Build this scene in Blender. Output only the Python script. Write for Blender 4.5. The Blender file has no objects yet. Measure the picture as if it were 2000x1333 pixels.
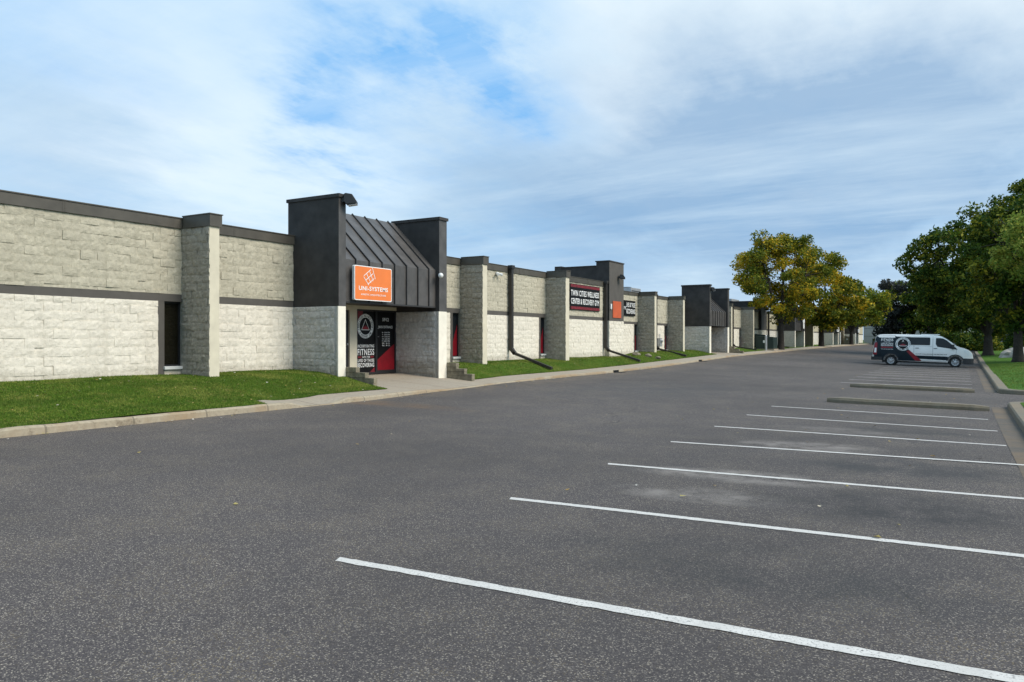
import bpy, bmesh, math, random
from mathutils import Vector, noise as mnoise
R = math.radians
random.seed(7)
sc = bpy.context.scene
col = sc.collection

# ------------------------------------------------------------------ helpers
def tag(o, label=None, cat=None, group=None, kind=None):
    if label: o['label'] = label
    if cat: o['category'] = cat
    if group: o['group'] = group
    if kind: o['kind'] = kind
    return o

def empty(name, loc=(0, 0, 0), rz=0):
    o = bpy.data.objects.new(name, None); col.objects.link(o)
    o.location = loc; o.rotation_euler = (0, 0, rz); o.empty_display_size = .2
    return o

def children(o): return [c for c in bpy.data.objects if c.parent is o]

def copy_tree(o, parent=None):
    kids = children(o)
    c = o.copy(); col.objects.link(c); c.parent = parent
    for ch in kids: copy_tree(ch, c)
    return c

class MB:
    def __init__(s): s.v = []; s.f = []; s.m = []; s.cur = 0
    def add(s, vs, fs):
        n = len(s.v); s.v += [tuple(v) for v in vs]
        for f in fs: s.f.append(tuple(i + n for i in f)); s.m.append(s.cur)
    def box(s, x0, x1, y0, y1, z0, z1):
        x0, x1 = min(x0, x1), max(x0, x1); y0, y1 = min(y0, y1), max(y0, y1); z0, z1 = min(z0, z1), max(z0, z1)
        s.add([(x0, y0, z0), (x1, y0, z0), (x1, y1, z0), (x0, y1, z0), (x0, y0, z1), (x1, y0, z1), (x1, y1, z1), (x0, y1, z1)],
              [(3, 2, 1, 0), (4, 5, 6, 7), (0, 1, 5, 4), (1, 2, 6, 5), (2, 3, 7, 6), (3, 0, 4, 7)])
    def prism_y(s, prof, y0, y1):
        """profile of (x,z), extruded from y0 to y1"""
        n = len(prof)
        s.add([(x, y0, z) for x, z in prof] + [(x, y1, z) for x, z in prof],
              [tuple(range(n)), tuple(range(2 * n - 1, n - 1, -1))] + [((i + 1) % n, i, n + i, n + (i + 1) % n) for i in range(n)])
    def bar(s, a, b, w, h, up=(0, 0, 1)):
        a = Vector(a); b = Vector(b); d = (b - a).normalized(); u = Vector(up)
        r = d.cross(u).normalized(); u = r.cross(d)
        vs = []
        for p in (a, b):
            for (i, j) in ((-1, -1), (1, -1), (1, 1), (-1, 1)): vs.append(p + r * (i * w / 2) + u * (j * h / 2))
        s.add(vs, [(3, 2, 1, 0), (4, 5, 6, 7), (0, 1, 5, 4), (1, 2, 6, 5), (2, 3, 7, 6), (3, 0, 4, 7)])
    def tube(s, pts, rad, n=8, cap=True):
        rings = []
        for k, p in enumerate(pts):
            p = Vector(p); q0 = Vector(pts[max(k - 1, 0)]); q1 = Vector(pts[min(k + 1, len(pts) - 1)])
            d = (q1 - q0).normalized(); a = Vector((0, 0, 1)) if abs(d.z) < .9 else Vector((1, 0, 0))
            u = d.cross(a).normalized(); w = d.cross(u)
            r = rad[k] if isinstance(rad, (list, tuple)) else rad
            rings.append([p + u * r * math.cos(2 * math.pi * i / n) + w * r * math.sin(2 * math.pi * i / n) for i in range(n)])
        base = []; fs = []
        for rg in rings: base += rg
        for k in range(len(rings) - 1):
            for i in range(n):
                fs.append((k * n + i, k * n + (i + 1) % n, (k + 1) * n + (i + 1) % n, (k + 1) * n + i))
        if cap: fs += [tuple(range(n - 1, -1, -1)), tuple(range((len(rings) - 1) * n, len(rings) * n))]
        s.add(base, fs)
    def lathe(s, prof, c, axis='y', n=24):
        """prof of (r, h) along axis"""
        vs = []; fs = []
        for r, h in prof:
            for i in range(n):
                a = 2 * math.pi * i / n
                if axis == 'y': vs.append((c[0] + r * math.cos(a), c[1] + h, c[2] + r * math.sin(a)))
                elif axis == 'x': vs.append((c[0] + h, c[1] + r * math.cos(a), c[2] + r * math.sin(a)))
                else: vs.append((c[0] + r * math.cos(a), c[1] + r * math.sin(a), c[2] + h))
        for k in range(len(prof) - 1):
            for i in range(n): fs.append((k * n + i, k * n + (i + 1) % n, (k + 1) * n + (i + 1) % n, (k + 1) * n + i))
        fs += [tuple(range(n)), tuple(range((len(prof) - 1) * n, len(prof) * n))]
        s.add(vs, fs)
    def build(s, name, mat, parent=None, smooth=False, bevel=0, origin=None, keepnormals=False):
        me = bpy.data.meshes.new(name); me.from_pydata(s.v, [], s.f)
        mats = mat if isinstance(mat, (list, tuple)) else [mat]
        for m in mats: me.materials.append(m)
        if len(mats) > 1: me.polygons.foreach_set('material_index', s.m)
        if not keepnormals:
            bm = bmesh.new(); bm.from_mesh(me); bmesh.ops.recalc_face_normals(bm, faces=bm.faces); bm.to_mesh(me); bm.free()
        if smooth: me.polygons.foreach_set('use_smooth', [True] * len(me.polygons))
        me.update()
        o = bpy.data.objects.new(name, me); col.objects.link(o)
        if origin is not None:
            for v in me.vertices: v.co -= Vector(origin)
            o.location = origin
        if parent: o.parent = parent
        if bevel:
            b = o.modifiers.new('bevel', 'BEVEL'); b.width = bevel; b.segments = 2; b.limit_method = 'ANGLE'
        return o

# ------------------------------------------------------------------ materials
def mat(name):
    m = bpy.data.materials.new(name); m.use_nodes = True
    nt = m.node_tree; bs = nt.nodes['Principled BSDF']
    return m, nt, bs
def N(nt, typ, **kw):
    n = nt.nodes.new(typ)
    for k, v in kw.items():
        if k in ('operation', 'blend_type', 'data_type', 'feature', 'noise_dimensions', 'interpolation', 'sky_type', 'distance', 'vector_type', 'musgrave_type', 'clamp', 'use_clamp', 'offset', 'sun_disc', 'sun_elevation', 'sun_rotation'): setattr(n, k, v)
        else: n.inputs[k].default_value = v
    return n
def L(nt, a, b): nt.links.new(a, b)
def coords(nt, scale=(1, 1, 1), kind='Object'):
    tc = N(nt, 'ShaderNodeTexCoord'); mp = N(nt, 'ShaderNodeMapping'); mp.inputs['Scale'].default_value = scale
    L(nt, tc.outputs[kind], mp.inputs['Vector']); return mp.outputs['Vector']
def noise(nt, vec, scale, detail=4, rough=.55):
    n = N(nt, 'ShaderNodeTexNoise'); n.inputs['Scale'].default_value = scale; n.inputs['Detail'].default_value = detail; n.inputs['Roughness'].default_value = rough
    L(nt, vec, n.inputs['Vector']); return n.outputs['Fac']
def ramp(nt, fac, stops):
    r = N(nt, 'ShaderNodeValToRGB'); e = r.color_ramp.elements
    while len(e) < len(stops): e.new(.5)
    for el, (p, c) in zip(e, stops): el.position = p; el.color = (c[0], c[1], c[2], 1) if hasattr(c, '__len__') else (c, c, c, 1)
    L(nt, fac, r.inputs['Fac']); return r.outputs['Color']
def mixc(nt, fac, a, b, blend='MIX'):
    m = N(nt, 'ShaderNodeMix', data_type='RGBA', blend_type=blend)
    for inp, v in ((m.inputs['Factor'], fac), (m.inputs['A'], a), (m.inputs['B'], b)):
        if hasattr(v, 'is_linked'): L(nt, v, inp)
        elif hasattr(v, '__len__'): inp.default_value = (v[0], v[1], v[2], 1)
        else: inp.default_value = v
    # rgba sockets are the last A/B pair
    return m
def mix(nt, fac, a, b, blend='MIX'):
    m = nt.nodes.new('ShaderNodeMix'); m.data_type = 'RGBA'; m.blend_type = blend
    for idx, v in ((0, fac), (6, a), (7, b)):
        inp = m.inputs[idx]
        if isinstance(v, bpy.types.NodeSocket): L(nt, v, inp)
        elif hasattr(v, '__len__'): inp.default_value = (v[0], v[1], v[2], 1)
        else: inp.default_value = v
    return m.outputs[2]
def mth(nt, op, a, b=None, c=None, clamp=False):
    m = nt.nodes.new('ShaderNodeMath'); m.operation = op; m.use_clamp = clamp
    for i, v in enumerate((a, b, c)):
        if v is None: continue
        if isinstance(v, bpy.types.NodeSocket): L(nt, v, m.inputs[i])
        else: m.inputs[i].default_value = v
    return m.outputs[0]
def bump(nt, bs, h, strength, dist):
    b = N(nt, 'ShaderNodeBump'); b.inputs['Strength'].default_value = strength; b.inputs['Distance'].default_value = dist
    L(nt, h, b.inputs['Height']); L(nt, b.outputs['Normal'], bs.inputs['Normal'])

def plain(name, c, rough=.6, metal=0, var=.12, vs=3.0, bmp=0, bscale=40, spec=None, emis=None):
    m, nt, bs = mat(name); v = coords(nt)
    n = noise(nt, v, vs, 5)
    lo = [x * (1 - var) for x in c]; hi = [min(1, x * (1 + var)) for x in c]
    L(nt, ramp(nt, n, [(.3, lo), (.7, hi)]), bs.inputs['Base Color'])
    bs.inputs['Roughness'].default_value = rough; bs.inputs['Metallic'].default_value = metal
    if spec is not None: bs.inputs['Specular IOR Level'].default_value = spec
    if bmp: bump(nt, bs, noise(nt, v, bscale, 3), bmp, .01)
    if emis:
        bs.inputs['Emission Color'].default_value = (*emis[0], 1); bs.inputs['Emission Strength'].default_value = emis[1]
    return m

def splitface(name, c, var=.2, bmp=.65, dirt=.35, joints=False, base_z=None):
    """painted rock-faced concrete block"""
    m, nt, bs = mat(name); v = coords(nt)
    a = noise(nt, v, 1.1, 5, .6); b = noise(nt, v, 9, 6, .7); d = noise(nt, v, 45, 3, .7)
    lo = [x * (1 - var) for x in c]; hi = [min(1, x * (1 + var * .6)) for x in c]
    cc = ramp(nt, b, [(.3, lo), (.62, hi)])
    cc = mix(nt, mth(nt, 'MULTIPLY', ramp(nt, a, [(.45, 0), (.75, 1)]), dirt), cc, [x * .72 for x in c])
    # rain streaks: stretched noise
    sv = coords(nt, (3, 3, .25)); st = noise(nt, sv, 1.6, 4, .7)
    cc = mix(nt, mth(nt, 'MULTIPLY', ramp(nt, st, [(.52, 0), (.8, 1)]), .35), cc, [c[0] * .6, c[1] * .58, c[2] * .52])
    if base_z is not None:
        sp = N(nt, 'ShaderNodeSeparateXYZ'); L(nt, v, sp.inputs[0])
        zz = mth(nt, 'ADD', sp.outputs['Z'], mth(nt, 'MULTIPLY', b, .35))
        f = N(nt, 'ShaderNodeMapRange'); f.inputs['From Min'].default_value = base_z + .5; f.inputs['From Max'].default_value = base_z + .15
        L(nt, zz, f.inputs['Value'])
        cc = mix(nt, mth(nt, 'MULTIPLY', f.outputs[0], .55), cc, (.25, .21, .14))
    # broad pits showing dark
    cc = mix(nt, mth(nt, 'MULTIPLY', ramp(nt, d, [(.25, 1), (.4, 0)]), .45), cc, [x * .35 for x in c])
    L(nt, cc, bs.inputs['Base Color']); bs.inputs['Roughness'].default_value = .85
    h = mth(nt, 'ADD', mth(nt, 'MULTIPLY', b, 1.2), mth(nt, 'MULTIPLY', d, .8))
    if joints:
        br = N(nt, 'ShaderNodeTexBrick'); br.offset = .5
        cb = N(nt, 'ShaderNodeCombineXYZ'); sp = N(nt, 'ShaderNodeSeparateXYZ'); L(nt, v, sp.inputs[0])
        L(nt, mth(nt, 'ADD', sp.outputs['X'], sp.outputs['Y']), cb.inputs['X']); L(nt, sp.outputs['Z'], cb.inputs['Y'])
        L(nt, cb.outputs[0], br.inputs['Vector'])
        br.inputs['Scale'].default_value = 1; br.inputs['Brick Width'].default_value = .4; br.inputs['Row Height'].default_value = .2; br.inputs['Mortar Size'].default_value = .008
        h = mth(nt, 'SUBTRACT', h, mth(nt, 'MULTIPLY', br.outputs['Fac'], .5))
    bump(nt, bs, h, bmp, .03)
    return m

M = {}
M['upper'] = splitface('cream_block', (.49, .445, .34))
M['lower'] = splitface('white_block', (.76, .695, .585), var=.12, base_z=.85)
M['fin'] = splitface('grey_block', (.33, .295, .24), var=.32)
M['finw'] = splitface('pale_grey_block', (.50, .475, .44), var=.25, base_z=.85)
M['upper_far'] = splitface('cream_block_far', (.47, .42, .295), joints=True)
M['lower_far'] = splitface('white_block_far', (.64, .60, .53), joints=True)
M['fin_far'] = splitface('grey_block_far', (.33, .295, .24), joints=True)
M['front_cream'] = plain('cream_paint', (.62, .56, .43), .8, var=.08, bmp=.3)
M['front_white'] = plain('white_paint', (.8, .74, .62), .8, var=.08, bmp=.3)
M['cap'] = plain('bronze_metal_trim', (.075, .066, .052), .55, var=.18, bmp=.05)
M['char'] = plain('charcoal_stucco', (.036, .032, .030), .8, var=.4, vs=2.2, bmp=.35, bscale=60)
M['roofmetal'] = plain('standing_seam_metal', (.078, .071, .066), .45, var=.28, vs=2.5)
M['seam'] = plain('seam_metal', (.03, .028, .027), .5)
M['band'] = plain('dark_band_paint', (.085, .076, .066), .75, var=.12, bmp=.2)
M['dark'] = plain('dark_metal', (.02, .02, .022), .45, var=.2)
M['pipe'] = plain('brown_black_downspout', (.028, .024, .022), .45, var=.3)
M['sill'] = plain('white_sill', (.6, .6, .57), .6)
M['roofgravel'] = plain('roof_gravel', (.22, .2, .18), .95, var=.3, vs=30)
M['orange'] = plain('orange_sign_face', (.80, .20, .04), .45, var=.05)
M['orange_old'] = plain('faded_orange_panel', (.52, .095, .03), .6, var=.12)
M['white'] = plain('white_vinyl', (.82, .82, .80), .5, var=.04)
M['black'] = plain('black_vinyl', (.008, .008, .009), .4, var=.3, spec=.2)
M['navy'] = plain('dark_navy_vinyl', (.006, .015, .022), .35, var=.3, spec=.25)
M['red'] = plain('red_vinyl', (.24, .006, .014), .4, var=.25)
M['dullred'] = plain('worn_red_print', (.17, .012, .02), .5, var=.6, vs=14)
M['timber'] = plain('weathered_timber', (.19, .165, .115), .9, var=.4, vs=8, bmp=.4)
M['bark'] = plain('bark', (.045, .036, .028), .95, var=.4, vs=10, bmp=.8, bscale=18)
M['galv'] = plain('galvanised_metal', (.4, .41, .42), .5, .5)
M['green'] = plain('dark_green_cabinet', (.012, .028, .022), .5, var=.2)
M['beige'] = plain('beige_cabinet', (.33, .29, .22), .6)
M['whiteplastic'] = plain('white_plastic', (.75, .75, .73), .4)
M['rock'] = plain('pale_limestone', (.42, .38, .33), .95, var=.35, vs=3, bmp=.7, bscale=8)
M['tilt'] = plain('grey_concrete_panel', (.36, .345, .33), .85, var=.1)
M['rubber'] = plain('tyre_rubber', (.012, .012, .012), .85, var=.2)
M['hub'] = plain('silver_wheel_cover', (.55, .56, .57), .3, .7)
M['cladding'] = plain('grey_black_plastic', (.022, .023, .026), .6)
M['lampglass'] = plain('lamp_lens', (.8, .8, .8), .08, var=.02)
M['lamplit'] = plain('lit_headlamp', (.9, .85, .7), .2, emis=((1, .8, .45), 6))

def van_paint(name, c):
    m, nt, bs = mat(name); v = coords(nt)
    n = noise(nt, v, 2.5, 5)
    L(nt, ramp(nt, n, [(.3, [x * .92 for x in c]), (.7, c)]), bs.inputs['Base Color'])
    bs.inputs['Roughness'].default_value = .28; bs.inputs['Coat Weight'].default_value = .6; bs.inputs['Coat Roughness'].default_value = .08
    return m
M['vanwhite'] = van_paint('white_car_paint', (.9, .87, .83))
M['silver'] = van_paint('silver_car_paint', (.5, .52, .55))
def glass(name, c=(.01, .012, .014), r=.05):
    m, nt, bs = mat(name); v = coords(nt); n = noise(nt, v, 1.2, 3)
    L(nt, ramp(nt, n, [(.3, c), (.7, [x * 1.8 for x in c])]), bs.inputs['Base Color'])
    bs.inputs['Roughness'].default_value = r; bs.inputs['Specular IOR Level'].default_value = .3
    return m
M['glass'] = glass('dark_glass'); M['winglass'] = glass('bronze_glass', (.008, .007, .004), .06)

def concrete(name, c, sand=.3):
    m, nt, bs = mat(name); v = coords(nt)
    a = noise(nt, v, .6, 5, .65); b = noise(nt, v, 14, 5, .7); d = noise(nt, v, 120, 2, .6)
    cc = ramp(nt, b, [(.3, [x * .75 for x in c]), (.7, [x * 1.12 for x in c])])
    cc = mix(nt, mth(nt, 'MULTIPLY', ramp(nt, a, [(.45, 0), (.62, 1)]), sand), cc, (.28, .17, .075))
    cc = mix(nt, mth(nt, 'MULTIPLY', ramp(nt, noise(nt, v, 5, 6, .75), [(.54, 0), (.66, 1)]), sand), cc, (.12, .085, .05))
    cc = mix(nt, mth(nt, 'MULTIPLY', ramp(nt, noise(nt, v, 2.3, 6, .7), [(.55, 0), (.75, 1)]), .4), cc, [x * .55 for x in c])
    cc = mix(nt, mth(nt, 'MULTIPLY', d, .5), cc, [x * .8 for x in c])
    sp = N(nt, 'ShaderNodeSeparateXYZ'); L(nt, v, sp.inputs[0])
    fr = mth(nt, 'FRACT', mth(nt, 'DIVIDE', mth(nt, 'ADD', sp.outputs['Y'], mth(nt, 'MULTIPLY', b, .03)), 1.55))
    jt = mth(nt, 'LESS_THAN', mth(nt, 'ABSOLUTE', mth(nt, 'SUBTRACT', fr, .5)), .012)
    cc = mix(nt, mth(nt, 'MULTIPLY', jt, .6), cc, [x * .3 for x in c])
    L(nt, cc, bs.inputs['Base Color']); bs.inputs['Roughness'].default_value = .92
    bump(nt, bs, mth(nt, 'ADD', b, mth(nt, 'MULTIPLY', d, .4)), .4, .01)
    return m
M['walk'] = concrete('pavement_concrete', (.36, .305, .235), .15)
M['kerb'] = concrete('kerb_concrete', (.37, .31, .22), .75)
M['kerbgrey'] = concrete('grey_kerb_concrete', (.19, .165, .12), .3)

def asphalt():
    m, nt, bs = mat('asphalt'); v = coords(nt)
    big = noise(nt, v, .16, 5, .6); mid = noise(nt, v, 1.3, 5, .65); fine = noise(nt, v, 130, 4, .85)
    vo = N(nt, 'ShaderNodeTexVoronoi'); vo.inputs['Scale'].default_value = 140; L(nt, v, vo.inputs['Vector'])
    sep = N(nt, 'ShaderNodeSeparateColor'); L(nt, vo.outputs['Color'], sep.inputs[0])
    base = ramp(nt, fine, [(.32, (.020, .0165, .017)), (.5, (.070, .0585, .058)), (.70, (.165, .142, .136))])
    stone = ramp(nt, sep.outputs[0], [(.0, (.024, .020, .021)), (.5, (.064, .054, .053)), (.86, (.13, .112, .102)), (.975, (.52, .45, .36))])
    cc = mix(nt, .65, base, stone)
    tan = ramp(nt, sep.outputs[1], [(.86, 0), (.93, 1)])
    cc = mix(nt, mth(nt, 'MULTIPLY', tan, mth(nt, 'MULTIPLY', ramp(nt, mid, [(.42, 0), (.65, 1)]), .55)), cc, (.26, .19, .08))
    cc = mix(nt, mth(nt, 'MULTIPLY', ramp(nt, big, [(.35, 1), (.6, 0)]), .5), cc, [.040, .034, .031])
    cc = mix(nt, mth(nt, 'MULTIPLY', ramp(nt, mid, [(.5, 0), (.8, 1)]), .22), cc, (.15, .132, .118))
    sp = N(nt, 'ShaderNodeSeparateXYZ'); L(nt, v, sp.inputs[0]); X = sp.outputs['X']; Y = sp.outputs['Y']
    # drying pale salt stains and a few dark oil spots in the bays
    def spot(x, y, rx, ry, c, k, sc_):
        dx = mth(nt, 'DIVIDE', mth(nt, 'SUBTRACT', X, x), rx); dy = mth(nt, 'DIVIDE', mth(nt, 'SUBTRACT', Y, y), ry)
        d2 = mth(nt, 'ADD', mth(nt, 'MULTIPLY', dx, dx), mth(nt, 'MULTIPLY', dy, dy))
        g = mth(nt, 'SUBTRACT', 1.0, mth(nt, 'SQRT', d2), clamp=True)
        n_ = noise(nt, v, sc_, 5, .7)
        g = mth(nt, 'MULTIPLY', mth(nt, 'MULTIPLY', g, 1.8, clamp=True), ramp(nt, n_, [(.36, 0), (.60, 1)]))
        return g, c, k
    for (x, y, rx, ry, c, k, s_) in ((-2.55, 8.3, 1.1, .5, (.22, .195, .175), .8, 2.2), (-2.4, 9.7, 1.5, .55, (.24, .212, .19), .85, 2.4), (-2.2, 13.0, 1.3, .8, (.24, .212, .19), .85, 2.0),
                                (-2.0, 15.9, 1.5, .6, (.17, .15, .135), .6, 2.0), (-.6, 8.6, 1.8, 1.1, (.025, .024, .025), .8, 1.3), (-.7, 11.3, 1.8, 1.0, (.03, .03, .03), .7, 1.1), (-1.2, 5.8, 2.0, .9, (.03, .03, .03), .5, 1.2),
                                (-.8, 16.6, 1.5, .8, (.03, .03, .03), .6, 1.5), (-12.3, 14.5, 3.2, .7, (.17, .10, .05), .45, 1.0), (-9, 24, 3, 6, (.05, .05, .052), .5, .5)):
        g, c, k = spot(x, y, rx, ry, c, k, s_)
        cc = mix(nt, mth(nt, 'MULTIPLY', g, k), cc, c)
    # fine wandering cracks
    wv = nt.nodes.new('ShaderNodeTexNoise'); wv.inputs['Scale'].default_value = .9; wv.inputs['Detail'].default_value = 6; L(nt, v, wv.inputs['Vector'])
    wa = nt.nodes.new('ShaderNodeVectorMath'); wa.operation = 'SCALE'; L(nt, wv.outputs['Color'], wa.inputs[0]); wa.inputs['Scale'].default_value = 1.4
    wb = nt.nodes.new('ShaderNodeVectorMath'); wb.operation = 'ADD'; L(nt, v, wb.inputs[0]); L(nt, wa.outputs[0], wb.inputs[1])
    ck = N(nt, 'ShaderNodeTexVoronoi', feature='DISTANCE_TO_EDGE'); ck.inputs['Scale'].default_value = .13; L(nt, wb.outputs[0], ck.inputs['Vector'])
    cm = mth(nt, 'MULTIPLY', mth(nt, 'LESS_THAN', ck.outputs['Distance'], .0016), ramp(nt, big, [(.46, 0), (.56, 1)]))
    cc = mix(nt, mth(nt, 'MULTIPLY', cm, .6), cc, (.022, .02, .019))
    # sandy dirt washed up along both kerbs
    e1 = mth(nt, 'MULTIPLY', mth(nt, 'SUBTRACT', -12.2, X), .9, clamp=True)
    cc = mix(nt, mth(nt, 'MULTIPLY', e1, mth(nt, 'MULTIPLY', ramp(nt, mid, [(.35, 0), (.6, 1)]), .35)), cc, (.17, .13, .09))
    L(nt, cc, bs.inputs['Base Color']); bs.inputs['Roughness'].default_value = .88; bs.inputs['Specular IOR Level'].default_value = .35
    bump(nt, bs, mth(nt, 'ADD', mth(nt, 'MULTIPLY', fine, .5), sep.outputs[2]), .35, .006)
    return m
M['asphalt'] = asphalt()
M['gutter'] = concrete('stained_gutter', (.105, .088, .070), .35)

def linepaint():
    m, nt, bs = mat('road_paint'); v = coords(nt)
    f = noise(nt, v, 60, 4, .8); g = noise(nt, v, 5, 5, .7)
    k = mth(nt, 'MULTIPLY', ramp(nt, f, [(.36, 1), (.47, 0)]), ramp(nt, g, [(.35, .25), (.62, 1)]))
    c = ramp(nt, g, [(.3, (.52, .49, .45)), (.7, (.64, .605, .56))])
    L(nt, mix(nt, k, c, (.10, .09, .085)), bs.inputs['Base Color']); bs.inputs['Roughness'].default_value = .7
    return m
M['paint'] = linepaint()

def turf(name, g1, g2, yellow):
    m, nt, bs = mat(name); v = coords(nt)
    a = noise(nt, v, .9, 5, .6); b = noise(nt, v, 7, 6, .75); c = noise(nt, v, 70, 3, .8)
    sv = coords(nt, (1, .35, 1)); s_ = noise(nt, sv, 2.2, 4, .6)
    cc = ramp(nt, b, [(.3, g1), (.7, g2)])
    cc = mix(nt, mth(nt, 'MULTIPLY', ramp(nt, a, [(.5, 0), (.75, 1)]), .55), cc, yellow)
    cc = mix(nt, mth(nt, 'MULTIPLY', ramp(nt, s_, [(.3, 1), (.5, 0)]), .5), cc, [x * .5 for x in g1])
    cc = mix(nt, ramp(nt, c, [(.35, .6), (.6, 0)]), cc, [x * .35 for x in g1])
    L(nt, cc, bs.inputs['Base Color']); bs.inputs['Roughness'].default_value = .95; bs.inputs['Specular IOR Level'].default_value = .1
    bump(nt, bs, mth(nt, 'ADD', b, c), .9, .03)
    return m
M['turf'] = turf('turf', (.050, .105, .010), (.095, .165, .016), (.20, .19, .045))
M['turf_r'] = turf('turf_bright', (.055, .13, .018), (.10, .21, .03), (.16, .2, .05))
def bladem(name, stops):
    m, nt, bs = mat(name); g = N(nt, 'ShaderNodeNewGeometry')
    c = ramp(nt, g.outputs['Random Per Island'], stops)
    if name == 'grass_blade':
        v = coords(nt); a = noise(nt, v, .8, 5, .65); b = noise(nt, v, 3.5, 5, .7)
        c = mix(nt, mth(nt, 'MULTIPLY', ramp(nt, a, [(.46, 0), (.58, 1)]), .65), c, (.25, .25, .055))
        c = mix(nt, mth(nt, 'MULTIPLY', ramp(nt, noise(nt, coords(nt, (1, .3, 1)), 1.5, 4, .6), [(.36, 1), (.5, 0)]), .5), c, (.035, .075, .008))
        c = mix(nt, mth(nt, 'MULTIPLY', ramp(nt, b, [(.56, 0), (.70, 1)]), .6), c, (.23, .18, .08))
    L(nt, c, bs.inputs['Base Color']); bs.inputs['Roughness'].default_value = .8; bs.inputs['Specular IOR Level'].default_value = .15
    return m
M['blade'] = bladem('grass_blade', [(0, (.05, .10, .010)), (.5, (.085, .155, .014)), (.85, (.14, .20, .025)), (1, (.24, .21, .06))])
M['litter'] = bladem('fallen_leaf_colours', [(0, (.35, .3, .12)), (.5, (.4, .25, .07)), (.8, (.6, .57, .5)), (1, (.16, .1, .04))])

def leafm(name, greens, patches, psc=.45, pth=(.5, .64)):
    m, nt, bs = mat(name); g = N(nt, 'ShaderNodeNewGeometry'); v = coords(nt)
    a = ramp(nt, g.outputs['Random Per Island'], [(0, greens[0]), (.5, greens[1]), (1, greens[2])])
    b = ramp(nt, g.outputs['Random Per Island'], [(0, patches[0]), (.6, patches[1]), (1, patches[2])])
    n = noise(nt, v, psc, 4, .65)
    n = mth(nt, 'ADD', n, mth(nt, 'MULTIPLY', mth(nt, 'SUBTRACT', g.outputs['Random Per Island'], .5), .12))
    c = mix(nt, ramp(nt, n, [(pth[0], 0), (pth[1], 1)]), a, b)
    L(nt, c, bs.inputs['Base Color']); bs.inputs['Roughness'].default_value = .7; bs.inputs['Specular IOR Level'].default_value = .2
    tr = N(nt, 'ShaderNodeBsdfTranslucent'); L(nt, c, tr.inputs['Color'])
    mx = N(nt, 'ShaderNodeMixShader'); mx.inputs[0].default_value = .3
    out = nt.nodes['Material Output']; L(nt, bs.outputs[0], mx.inputs[1]); L(nt, tr.outputs[0], mx.inputs[2]); L(nt, mx.outputs[0], out.inputs['Surface'])
    return m
DG = [(.022, .052, .008), (.048, .095, .012), (.11, .17, .02)]
M['leaf_autumn'] = leafm('autumn_leaves', [(.05, .08, .010), (.12, .155, .014), (.26, .25, .02)], [(.32, .29, .015), (.56, .42, .02), (.68, .38, .02)], .42, (.47, .60))
M['leaf_turning'] = leafm('turning_leaves', [(.05, .09, .01), (.11, .16, .014), (.22, .25, .02)], [(.26, .28, .018), (.42, .37, .02), (.52, .36, .02)], .5, (.48, .64))
M['leaf_dark'] = leafm('dark_green_leaves', DG, [(.08, .11, .012), (.19, .19, .016), (.38, .32, .025)], .6, (.48, .64))
M['leaf_pale'] = leafm('pale_green_leaves', [(.12, .2, .03), (.2, .27, .04), (.3, .33, .05)], [(.2, .26, .04), (.3, .3, .05), (.35, .32, .05)])
M['leaf_purple'] = leafm('grey_purple_leaves', [(.02, .025, .022), (.04, .045, .04), (.065, .07, .06)], [(.05, .04, .04), (.07, .06, .05), (.09, .1, .07)])

# ------------------------------------------------------------------ terrain heights
def interp(tab, t):
    if t <= tab[0][0]: return tab[0][1]
    for (a, va), (b, vb) in zip(tab, tab[1:]):
        if t <= b:
            k = (t - a) / (b - a); return va + (vb - va) * k
    return tab[-1][1]
XC = [(-20, -12.9), (10, -12.95), (15, -12.95), (17.8, -13.35), (20.2, -13.55), (23, -13.95), (28, -14.05), (40, -13.9), (60, -14.1), (170, -14.2)]
ZC = [(-20, .26), (32, .27), (38, .33), (46, .46), (54, .60), (70, .70), (93, .85), (110, .92), (165, 1.05)]
def xc(y): return interp(XC, y)
def zc(y): return interp(ZC, y)
def z0(y): return interp([(62, .086), (160, .95)], y)
def lift(x, y): return min(6, max(0, x + 4.3)) * interp([(4, .033), (7, .028), (9.8, .0245), (12.5, .0235), (15.1, .011), (17.8, .004), (20.4, 0)], y)
def lot(x, y):
    if x < -4.3:
        a = xc(y); k = min(1, (-4.3 - x) / (-4.3 - a)); return z0(y) + (zc(y) - z0(y)) * k
    return z0(y) - .02 * (x + 4.3) + lift(x, y)
KH = [(-20, .14), (12.25, .13), (12.75, .004), (13.7, .004), (14.0, .11), (17.5, .09), (19, .035), (24, .035), (27, .09), (170, .11)]
def kh(y): return interp(KH, y)
def xi(y): return interp([(11.7, -13.1), (11.95, -13.85), (17, -14.05), (22.3, -14.85), (25, -15.15), (165, -15.35)], y)
def walk(x, y):
    k = min(1, max(0, (xc(y) - x) / 1.5)); o = zc(y) + kh(y); i = max(o + .04, zc(y) + .17)
    return o + (i - o) * k
def wallbase(y): return interp([(-20, .97), (24, .9), (34, .9), (42, .85), (45, 1.08), (75, 1.1), (165, 1.2)], y)
def finbase(y): return interp([(-20, .9), (24, .84), (34, .80), (41, .82), (45, 1.02), (75, .97), (165, 1.12)], y)
def lawn(x, y):
    inner = xi(y) if y > 11.7 else xc(y) - .15
    zin = walk(inner, y) if y > 11.7 else zc(y) + kh(12)
    zin += .015
    if x >= -16.4:
        k = (inner - x) / (inner + 16.4); k = max(0, k); k = k * k * (3 - 2 * k) * .4 + k * .6
        z = zin + (finbase(y) - zin) * k
    else: z = finbase(y) + (wallbase(y) - finbase(y)) * min(1, (-16.4 - x) / 1.1)
    return z + .025 * mnoise.noise(Vector((x * .8, y * .5, 3)))

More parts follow.
